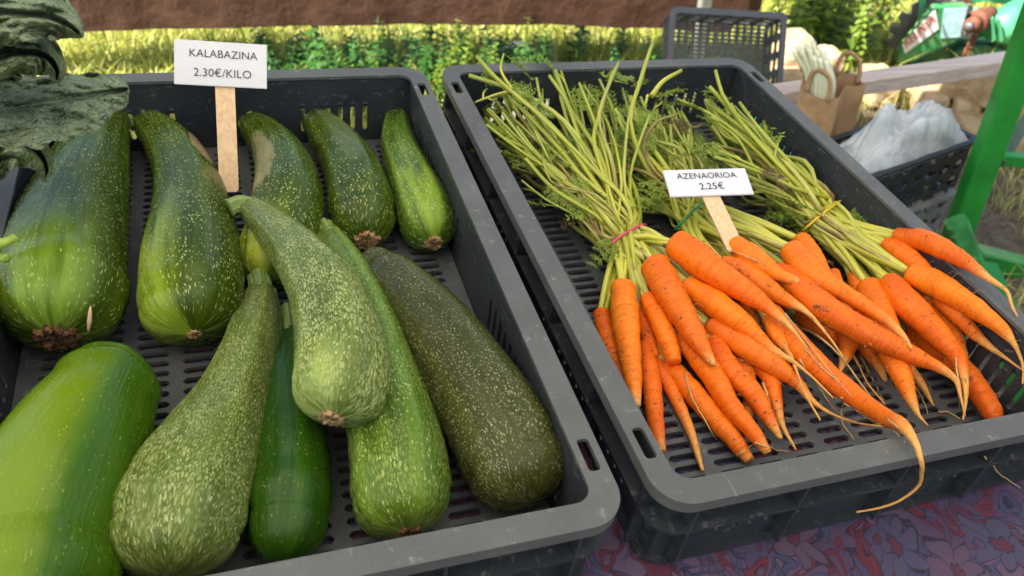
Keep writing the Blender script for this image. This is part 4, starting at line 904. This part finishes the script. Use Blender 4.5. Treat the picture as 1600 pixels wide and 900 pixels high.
    V, Fc, at = tube(lp, [.0013]*33, 6); part('rubber_band', V, Fc, BCOL[key], root, attrs=at, label=f'{key} rubber band')
hero = [((1000, 352), (1015, 312), .06, 'f')]
# ------------------------------------------------------------------ things on the ground behind
def lattice_crate(name, label, cat, C, ex, ey, ez, w, h, d, mat, nx, ny, t=.006, floor_slots=True, group=None):
    """Open crate; C = corner of the opening, ex along width, ey along height, ez from opening to its floor."""
    C, ex, ey, ez = [np.asarray(v, float) for v in (C, ex, ey, ez)]
    o = thing(name, label, cat, C, False, group)
    f = lambda x, y, z: C+ex*x+ey*y-ez*z
    V, Fc = plate([rrect(-.012, -.012, w+.012, h+.012, .018, 5), rrect(.004, .004, w-.004, h-.004, .01, 4)], .008, f); part('rim', V, Fc, mat, o, False)
    V, Fc = slotgrid(.004, .004, nx, ny, (w-.008)/nx, (h-.008)/ny, (w/nx)*.66, (h/ny)*.56, -d, .004); part('floor', [f(*v) for v in V], Fc, mat, o, False)
    for s in range(4):
        L = w if s % 2 == 0 else h; m_ = max(3, int(L/.045))
        V, Fc = slotgrid(0, 0, m_, 3, L/m_, d/3, L/m_*.74, d/3*.66, 0, .004)
        g = {0: lambda a, b, z: f(a, .004+z, -b), 1: lambda a, b, z: f(w-.004-z, a, -b), 2: lambda a, b, z: f(a, h-.004-z, -b), 3: lambda a, b, z: f(.004+z, a, -b)}[s]
        part('wall', [g(*v) for v in V], Fc, mat, o, False)
    return o
# upright crate leaning behind, its opening towards the stall
TL, TR, BLc = W(1054, 17, 2.12), W(1224, 27, 2.14), W(1036, 150, 2.0)
ex = TR-TL; w_ = np.linalg.norm(ex); ex /= w_; ey = BLc-TL; ey -= ex*np.dot(ex, ey); ey /= np.linalg.norm(ey); h_ = -TL[2]/ey[2]
ez = np.cross(ey, ex); ez = ez if ez[1] > 0 else -ez
lattice_crate('lattice_crate', 'grey lattice crate standing on its side behind the carrots', 'crate', TL, ex, ey, ez, w_, h_-.012, .10, GREYP2, 14, int(h_/.0112), group=None)
# black lattice crate and the grey one below it
zr = .30; c0 = G(1441, 173, zr); c1 = G(1523, 216, zr); ex = c1-c0; w_ = np.linalg.norm(ex[:2]); ex = ex/np.linalg.norm(ex); ey = np.array([ex[1], -ex[0], 0]); ey = ey if ey[0] < 0 else -ey
q = G(1370, 268, zr)-c1; dl = max(.3, np.dot(q, ey)+.06)
lattice_crate('lattice_crate', 'black lattice crate full of clear plastic bags', 'crate', c0, ex, ey, (0, 0, -1), w_, dl, .13, BLACKP, 8, 10)
lattice_crate('lattice_crate', 'pale grey lattice crate standing under the black one', 'crate', c0+np.array([.0, .0, -.145]), ex, ey, (0, 0, -1), w_, dl, .145, simple('pale_grey_plastic', (.26, .25, .24), .5), 8, 10)
def bags():
    V = []; nu, nv = 64, 64
    for i in range(nu):
        for j in range(nv):
            a, b = i/(nu-1), j/(nv-1); x, y = a*w_*1.0, b*dl*1.0; e = min(a, 1-a, b, 1-b)*2
            n1 = noise.noise((a*3.1, b*4.2, 3.)); n2 = abs(noise.noise((a*7+n1, b*9, 1.))); n3 = abs(noise.noise((a*12+n1*2, b*11+n1*3, 7.)))
            z = -.018+(.085+.04*(1-b))*min(1, e*2.2)**.7*(.78+.6*n1)-.020*n2*min(1, e*3)-.003*n3*min(1, e*3)
            V.append(c0+ex*(.012+x*.94)+ey*(.012+y*.95)+np.array([0, 0, z]))
    return V, [(i*nv+j, i*nv+j+1, (i+1)*nv+j+1, (i+1)*nv+j) for i in range(nu-1) for j in range(nv-1)]
V, Fc = bags(); solo('plastic_bags', V, Fc, FILM, 'heap of crumpled clear plastic bags filling the black lattice crate', 'plastic bags', c0+ex*.1+ey*.1, False)
# paper bag with cut stems, turned so that its right gusset faces the stall
BC = W(1304, 124, 1.80); BW, BD, BA = .112, .090, R_(-56)
def bag(x, y, z): c, q = math.cos(BA), math.sin(BA); return np.array([BC[0]+c*x-q*y, 1.80+q*x+c*y, z])
def paper_bag():
    zt = BC[2]; m_ = 26; o = thing('paper_bag', 'brown paper carrier bag holding pale stems beside the black crate', 'bag', (BC[0], 1.8, 0), False)
    ring = [(0, 0), (.17, 0), (.33, 0), (.5, 0), (.67, 0), (.83, 0), (1, 0), (1, .25), (1, .5), (1, .75), (1, 1), (.83, 1), (.67, 1), (.5, 1), (.33, 1), (.17, 1), (0, 1), (0, .75), (0, .5), (0, .25)]; V = []; k2 = len(ring)
    for r in range(m_):
        f = r/(m_-1); top = max(0, f-.82)/.18
        for i, (a, b) in enumerate(ring):
            x = (a-.5)*BW; y = (b-.5)*BD; pin = .022*f*(1-abs(b-.5)*2)*(1 if a == 0 else -1 if a == 1 else 0)
            bow = .010*math.sin(a*math.pi)*f*(-1 if b == 0 else 1 if b == 1 else 0)
            z = f*zt-top*(.030*math.sin(a*math.pi)**2*(b == 0)+.016*math.sin(a*5.)**2*(b == 0)+.006*math.sin(a*11+b*4))
            V.append(bag(x+pin+.004*noise.noise((a*3, b*3, f*6)), y+bow+.006*noise.noise((a*4+3, b*3, f*5)), z))
    Fc = [(r*k2+i, r*k2+(i+1) % k2, (r+1)*k2+(i+1) % k2, (r+1)*k2+i) for r in range(m_-1) for i in range(k2)]
    p = part('body', V, Fc, PAPER, o, False); md = p.modifiers.new('t', 'SOLIDIFY'); md.thickness = .0012
    for yy, zz in ((-BD/2-.008, zt-.03), (BD/2-.0, zt-.012)):
        P = catmull(np.array([bag(-.03, yy, zz), bag(-.031, yy, zz+.03), bag(-.023, yy, zz+.055), bag(0, yy-.004, zz+.066), bag(.022, yy, zz+.054), bag(.031, yy, zz+.03), bag(.03, yy, zz)]), 24)
        N_ = bag(0, 1, 0)-bag(0, 0, 0); T = np.gradient(P, axis=0); T /= np.linalg.norm(T, axis=1)[:, None]; S_ = np.cross(T, N_); hV = []
        for q_, s_ in zip(P, S_): hV += [q_+s_*.0055-N_*.001, q_-s_*.0055-N_*.001, q_-s_*.0055+N_*.001, q_+s_*.0055+N_*.001]
        part('handle', hV, [(4*i+j, 4*i+(j+1) % 4, 4*i+4+(j+1) % 4, 4*i+4+j) for i in range(23) for j in range(4)]+[(3, 2, 1, 0), (92, 93, 94, 95)], PAPER, o)
paper_bag()
LEEK = simple('pale_stem', (.84, .81, .66), .5, .2, 60, col2=(.76, .75, .52))
for i in range(11):
    k_ = i % 6; row = i//6; b_ = bag(-.040+.0135*k_+.006*row, -BD/2+.014+.016*row, BC[2]-.05); m_ = b_+np.array([-.012, .0, .055]); t_ = b_+np.array([-.052+.004*k_-.01*row, .012, .115+.012*row-.005*abs(k_-2)+.006*((i*7) % 3)])
    V, Fc, at = tube(catmull(np.array([b_, m_, t_]), 10), np.interp(np.linspace(0, 1, 10), [0, .6, 1], [.0078, .0074, .0062]), 8); solo('leek', V, Fc, LEEK, 'pale leek like stem sticking out of the paper bag', 'leek', b_, False, group='pale stems in the paper bag', attrs=at)
# timber beam resting on the stones
a, b = W(1195, 152, 1.93), W(1640, 88, 2.12); V, Fc = bar(a, b, .055, .042, bev=.003); solo('timber_beam', V, Fc, BEAMW, 'long weathered square timber resting on the limestone blocks', 'beam', a, False, smooth=False)
# limestone blocks
def stone(parent, c, sx, sy, sz, rz, seed):
    n = 8; V = []; idx = {}; Fc = []; r = np.random.default_rng(seed); jit = r.uniform(.90, 1.0, 8); cr, sr = math.cos(rz), math.sin(rz)
    def vid(p):
        if p in idx: return idx[p]
        x, y, z = [2*q/n-1 for q in p]; s = np.array([x, y, z]); k = (abs(x)**9+abs(y)**9+abs(z)**9)**(1/9); s = s/max(k, 1e-6)*max(abs(x), abs(y), abs(z))
        cidx = (x > 0)*4+(y > 0)*2+(z > 0); s = s*jit[cidx]**.8; nn = noise.noise_vector(Vector(s*1.6)+Vector((seed*3.7, 0, 0)))*.035; s = s+np.array(nn)
        X, Y, Z = s[0]*sx/2, s[1]*sy/2, s[2]*sz/2; V.append((c[0]+X*cr-Y*sr, c[1]+X*sr+Y*cr, c[2]+Z)); idx[p] = len(V)-1; return idx[p]
    for ax_ in range(3):
        for sgn in (0, n):
            for i in range(n):
                for j in range(n):
                    q = []
                    for di, dj in ((0, 0), (1, 0), (1, 1), (0, 1)):
                        p = [0, 0, 0]; p[ax_] = sgn; p[(ax_+1) % 3] = i+di; p[(ax_+2) % 3] = j+dj; q.append(vid(tuple(p)))
                    Fc.append(q if sgn else q[::-1])
    part('stone', V, Fc, LIME, parent, False)
sw = thing('stone_wall', 'dry stacked limestone blocks behind the black crate at the right', 'stone wall', (1.3, 2.3, 0), False)
def stone_px(parent, x0, y0, x1, y1, yd, sy, rz, seed):
    yd += .10
    a, b = W(x0, y1, yd), W(x1, y0, yd); stone(parent, ((a[0]+b[0])/2, yd+sy/2, (a[2]+b[2])/2), (b[0]-a[0])*1.06, sy, (b[2]-a[2])*1.08, rz, seed)
for i, s in enumerate([(1440, 157, 1492, 200, 2.12, .14, -.15), (1489, 166, 1545, 213, 2.08, .14, -.2), (1543, 172, 1610, 226, 2.02, .14, -.2), (1474, 120, 1531, 158, 2.14, .12, -.1), (1529, 122, 1566, 172, 2.06, .12, .3), (1562, 128, 1632, 175, 2.04, .12, -.1),
        (1500, 205, 1572, 250, 1.98, .13, -.15), (1568, 222, 1640, 268, 1.93, .13, -.15), (1353, 128, 1412, 172, 2.24, .14, .1), (1408, 140, 1446, 176, 2.3, .12, .0), (1600, 95, 1660, 135, 2.1, .12, 0)]):
    stone_px(sw, *s, 40+i)
sp_ = thing('stone_pile', 'small pile of limestone blocks between the upright crate and the paper bag', 'stone pile', (.85, 2.3, 0), False)
for i, s in enumerate([(1214, 90, 1254, 128, 2.18, .12, .1), (1250, 92, 1288, 132, 2.2, .12, -.1), (1226, 70, 1278, 94, 2.28, .14, .1), (1286, 90, 1322, 122, 2.26, .1, .2), (1210, 125, 1262, 170, 2.1, .14, .05), (1260, 128, 1318, 172, 2.12, .12, -.05)]): stone_px(sp_, *s, 70+i)
# pebbles
PEB = simple('grey_pebble', (.30, .28, .26), .9, .4, 30, .003)
pe = MB()
for i in range(160):
    p = np.array([rng.uniform(.7, 2.0), rng.uniform(1.2, 2.5), 0]); r = rng.uniform(.004, .016); tv, tf, _ = tube([p+np.array([-r, 0, 0]), p+np.array([-r*.6, 0, r*.2]), p+np.array([0, 0, r*.3]), p+np.array([r*.7, 0, r*.15]), p+np.array([r, 0, 0])], [r*.1, r*.6, r*.75, r*.5, r*.1], 7); pe.add(tv, tf)
solo('pebbles', pe.V, pe.F, PEB, 'scattered pebbles and clods on the bare soil at the right', None, (1.2, 1.8, 0), False, kind='stuff')
DRYL = simple('dry_leaf', (.20, .12, .09), .85, .4, 30)
MINTG = simple('worn_green_paint_light', (.06, .30, .09), .35, .4, 30)
# green steel frame
gf = thing('green_frame', 'green painted steel trestle frame standing at the right edge', 'metal frame', G(1530, 400), False)
J = G(1518, 398, .05); b0, b1 = W(1494, 372, J[1]), W(1640, -24, J[1]); V, Fc = bar(b0-(b1-b0)*.06, b1+(b1-b0)*.5, .054, .045, up=(0, -1, .0), bev=.005); part('leg', V, Fc, GREEN, gf, False)
V, Fc = bar(W(1518, 398, J[1]-.03), W(1660, 434, J[1]+.02), .05, .044, bev=.004); part('foot_bar', V, Fc, GREEN, gf, False)
V, Fc = bar(W(1494, 346, J[1]-.045), W(1519, 410, J[1]-.05), .045, .04, up=(0, 1, 0), bev=.006); part('gusset', V, Fc, MINTG, gf, False)
V, Fc = bar(W(1560, 254, J[1]+.05), W(1650, 120, J[1]+.3), .026, .02, bev=.003); part('brace', V, Fc, simple('grey_green_paint', (.08, .13, .08), .5), gf, False)
V, Fc = bar(W(1558, 246, J[1]+.06), W(1660, 258, J[1]+.06), .028, .028, bev=.003); part('cross_bar', V, Fc, GREEN, gf, False)
V, Fc = bar(J+np.array([-.005, -.06, .0]), J+np.array([-.075, -.50, .0]), .06, .055, bev=.005); part('foot_bar', V, Fc, GREEN, gf, False)
TEAL = simple('turquoise_plastic', (.05, .42, .36), .4, .15)
tu = thing('turquoise_tub', 'turquoise plastic tub glimpsed through the slots of the carrot crate', 'tub', (.47, 1.43, 0), False)
V, Fc = plate([rrect(.38, 1.30, .56, 1.50, .03, 5), rrect(.386, 1.306, .554, 1.494, .026, 5)], .39, lambda x, y, z: (x, y, .42+z)); part('side', V, Fc, TEAL, tu, False)
V, Fc = plate([rrect(.38, 1.30, .56, 1.50, .03, 5)], .03, lambda x, y, z: (x, y, .03+z)); part('bottom', V, Fc, TEAL, tu, False)
V, Fc = plate([rrect(.37, 1.29, .57, 1.51, .04, 5), rrect(.3865, 1.3065, .5535, 1.4935, .026, 5)], .012, lambda x, y, z: (x, y, .433+z)); part('rim', V, Fc, TEAL, tu, False)
wd = thing('white_drum', 'white plastic drum glimpsed through the back slots of the carrot crate', 'drum', (.02, 1.42, 0), False)
V, Fc, at = tube([(.02, 1.42, 0), (.02, 1.42, .01), (.02, 1.42, .5), (.02, 1.42, .53), (.02, 1.42, .55)], [.05, .075, .075, .06, .035], 24); part('body', V, Fc, WHITE, wd, attrs=at)
V, Fc, at = tube([(.02, 1.42, .55), (.02, 1.42, .575)], [.036, .036], 18); part('cap', V, Fc, WHITE, wd, attrs=at)
# white hose loop
P = catmull(np.array([G(770, 98), W(790, 76, 2.62), W(812, 68, 2.6), W(828, 78, 2.58), G(834, 108)]), 24); V, Fc, at = tube(P, [.007]*24, 8); solo('white_hose', V, Fc, WHITE, 'white hose arching out of the grass behind the carrot crate', 'hose', P[0], False, attrs=at)

# ------------------------------------------------------------------ green farm machine
fm = thing('farm_machine', 'green farm implement with a toothed wheel and rusty shaft in the far right corner', 'farm machine', (1.5, 2.75, 0), False)
YM = 2.62
def prism(name, poly, y0, th, mat, sl=0., label=None):
    P = [W(x, y, y0) for x, y in poly]; n = len(P); area = sum(P[i][0]*P[(i+1) % n][2]-P[(i+1) % n][0]*P[i][2] for i in range(n))
    P = P if area > 0 else P[::-1]; V = P+[p+np.array([0, th, sl]) for p in P]
    Fc = [tuple(range(n)), tuple(range(2*n-1, n-1, -1))]+[(i, n+i, n+(i+1) % n, (i+1) % n) for i in range(n)]
    return part(name, V, Fc, mat, fm, False, label)
prism('hopper', [(1402, 99), (1406, 84), (1463, 13), (1513, 10), (1504, 50), (1497, 62), (1424, 97)], YM, .04, simple('worn_green_paint', (.03, .22, .06), .5, .5, 16, col2=(.10, .20, .07)))
prism('underframe', [(1425, 99), (1500, 64), (1600, 70), (1600, 110), (1420, 112)], YM+.06, .25, DKGREEN)
pl = prism('name_plate', [(1410, 70), (1462, 15), (1467, 45), (1414, 84)], YM-.004, .003, WHITE)
prism('data_plate', [(1475, 14), (1512, 12), (1500, 58), (1470, 60)], YM-.004, .003, simple('pale_blue_plate', (.45, .62, .66), .4, .35, 70, col2=(.30, .46, .50)))
A, B = W(1412, 76, YM-.0055), W(1464, 28, YM-.0055); exx = (B-A)/np.linalg.norm(B-A); eyy = np.cross(exx, (0, 1., 0)); eyy = eyy if eyy[2] > 0 else -eyy
cu_o = W(1438, 49, YM-.0055); text_part('RELINSA', fm, cu_o, exx, eyy, np.array([0, -1., 0]), 0, .004, .115, REDINK, .03, .01, .35)
# toothed wheel behind the hopper
def gear(cx, cz, y, r, teeth, th, mat, name):
    out = []
    for i in range(teeth):
        for f, rr in ((0, r*.86), (.25, r), (.6, r), (.8, r*.86)):
            a = 2*math.pi*(i+f)/teeth; out.append((cx+rr*math.cos(a), cz+rr*math.sin(a)))
    hole_ = [(cx+r*.5*math.cos(2*math.pi*k2/30), cz+r*.5*math.sin(2*math.pi*k2/30)) for k2 in range(30)]
    V, Fc = plate([out, hole_], th, lambda x, z, t: (x, y-t, z)); part(name, V, Fc, mat, fm, False)
gc = W(1456, 60, YM+.09); gear(gc[0], gc[2], YM+.09, .15, 18, .015, STEEL, 'toothed_wheel')
V, Fc = bar(W(1444, -20, YM+.1), W(1434, 42, YM+.1), .022, .022, up=(0, 1, 0)); part('strut', V, Fc, MINT, fm, False)
def cyl(name, p, q, r, mat, rings=None):
    P = catmull(np.array([p, q]), 8); rad = np.full(8, r) if rings is None else np.interp(np.linspace(0, 1, 8), np.linspace(0, 1, len(rings)), rings); V, Fc, at = tube(P, rad, 22); o = part(name, V, Fc, mat, fm, attrs=at)
p = W(1516, 40, YM-.03); cyl('drive_shaft', p, p+np.array([.11, .10, .0]), .024, RUST); cyl('shaft_collar', p+np.array([.03, .03, 0]), p+np.array([.065, .06, 0]), .036, RUST); cyl('shaft_end', p+np.array([-.012, -.011, 0]), p+np.array([.002, .001, 0]), .014, STEEL)
p = W(1548, 44, YM+.04); cyl('gearbox', p, p+np.array([.34, .12, .01]), .075, MINT, [.04, .06, .075, .078, .07, .078, .078, .07])
prism('upper_guard', [(1505, 8), (1540, 2), (1600, 12), (1640, 30), (1640, -30), (1505, -30)], YM+.22, .05, MINT); prism('rust_panel', [(1490, -10), (1520, 2), (1515, 8), (1470, -8)], YM+.215, .01, RUST)
prism('side_plate', [(1500, 64), (1512, 20), (1530, 12), (1545, 60), (1540, 76)], YM+.12, .012, MINT); prism('lower_disc', [(1490+45*(1+math.cos(a))*1., 88-15*math.sin(a)) for a in np.linspace(0, 6.28, 25)[:-1]], YM+.03, .02, DKGREEN)
for i in range(7):
    q0 = W(1524-i*2.4, 56+i*4.6, YM-.01); V, Fc, at = tube([q0+np.array([.010*math.cos(a), .004*(i % 2)*math.sin(a), .010*math.sin(a)]) for a in np.linspace(0, 6.28, 13)], [.003]*13, 5); part('chain_link', V, Fc, RUST, fm, attrs=at)
prism('bracket', [(1548, 30), (1553, 28), (1556, 62), (1550, 66)], YM-.01, .02, MINT); prism('bracket', [(1560, 32), (1564, 31), (1568, 64), (1563, 66)], YM-.01, .02, MINT)

# ------------------------------------------------------------------ things laid on the surfaces already built: splinter and long root threads
bpy.context.view_layer.update(); DG = bpy.context.evaluated_depsgraph_get(); MTI = MT.inverted()
def hit(px, py, off):
    d = Vector(ray(px, py, True)).normalized(); o = Vector((0, 0, CAMZ)); ok, loc, nrm, *_ = S.ray_cast(DG, o+d*.05, d)
    return np.array(MTI @ (loc+nrm*off-d*off*.3)) if ok else U(px, py, 0)
P = catmull(np.array([hit(140, 478, .0012), hit(139, 497, .002), hit(138, 518, .0012)]), 10); V, Fc, at = tube(P, [.0004, .001, .0014, .0016, .0017, .0016, .0014, .0012, .0009, .0003], 6)
solo('wood_splinter', V, Fc, STICK, 'thin tan wood splinter lying on the largest courgette', 'splinter', P[4], attrs=at)
ROOTS = [('green', [(1225, 492), (1256, 530), (1290, 572), (1332, 622)], 3), ('pink', [(1250, 560), (1268, 590), (1298, 632), (1320, 655)], 3), ('green', [(1342, 555), (1360, 585), (1383, 630)], 3),
 ('green', [(1318, 622), (1311, 655), (1335, 690)], 4), ('pink', [(1195, 598), (1207, 630), (1202, 660), (1194, 674)], 4), ('yellow', [(1508, 546), (1556, 556), (1573, 592), (1566, 638)], 3),
 ('yellow', [(1466, 645), (1482, 648), (1496, 660)], 3), ('green', [(1360, 535), (1370, 556), (1372, 577)], 2), ('green', [(1352, 538), (1360, 560), (1359, 572)], 2), ('green', [(1345, 540), (1342, 556)], 2),
 ('yellow', [(1540, 712), (1556, 738), (1590, 764)], 3), ('pink', [(1070, 585), (1082, 620), (1108, 652), (1125, 690)], 3), ('green', [(1390, 655), (1410, 672), (1416, 692), (1432, 705)], 3), ('pink', [(1150, 712), (1165, 700), (1180, 690)], 4), ('pink', [(1245, 508), (1290, 520), (1318, 560), (1340, 590), (1372, 640), (1412, 690)], 4), ('pink', [(1258, 545), (1285, 575), (1318, 600)], 3), ('pink', [(1300, 622), (1340, 648), (1380, 664)], 3), ('yellow', [(1495, 560), (1500, 600), (1498, 640)], 3), ('pink', [(1180, 690), (1200, 700), (1230, 708)], 3), ('green', [(1425, 600), (1440, 630), (1448, 660)], 3), ('yellow', [(1590, 540), (1596, 580), (1594, 610)], 3), ('green', [(1100, 378), (1130, 384), (1165, 400), (1190, 412)], 3)]
BR = {o['label'].split('a ')[1].split(' band')[0]: o for o in bpy.data.objects if o.name.startswith('carrot_bunch')}
for key, pts, w in ROOTS:
    P = np.array([hit(x, y, .0014) for x, y in np.c_[np.interp(np.linspace(0, 1, 9), np.linspace(0, 1, len(pts)), [p[0] for p in pts]), np.interp(np.linspace(0, 1, 9), np.linspace(0, 1, len(pts)), [p[1] for p in pts])]])
    if P[:, 2].min() < ZT-.01: continue              # the thread would run off the crate's edge
    for _ in range(2): P[1:-1] = P[1:-1]*.5+(P[:-2]+P[2:])*.25
    P = catmull(P, 26); P += np.cumsum(rng.normal(0, .00025, P.shape), 0); V, Fc, at = tube(P, np.linspace(1, .45, 26)*w*.5*depthT(P[0])/F_PX, 6); part('long_root', V, Fc, ROOT, BR[key], attrs=at)
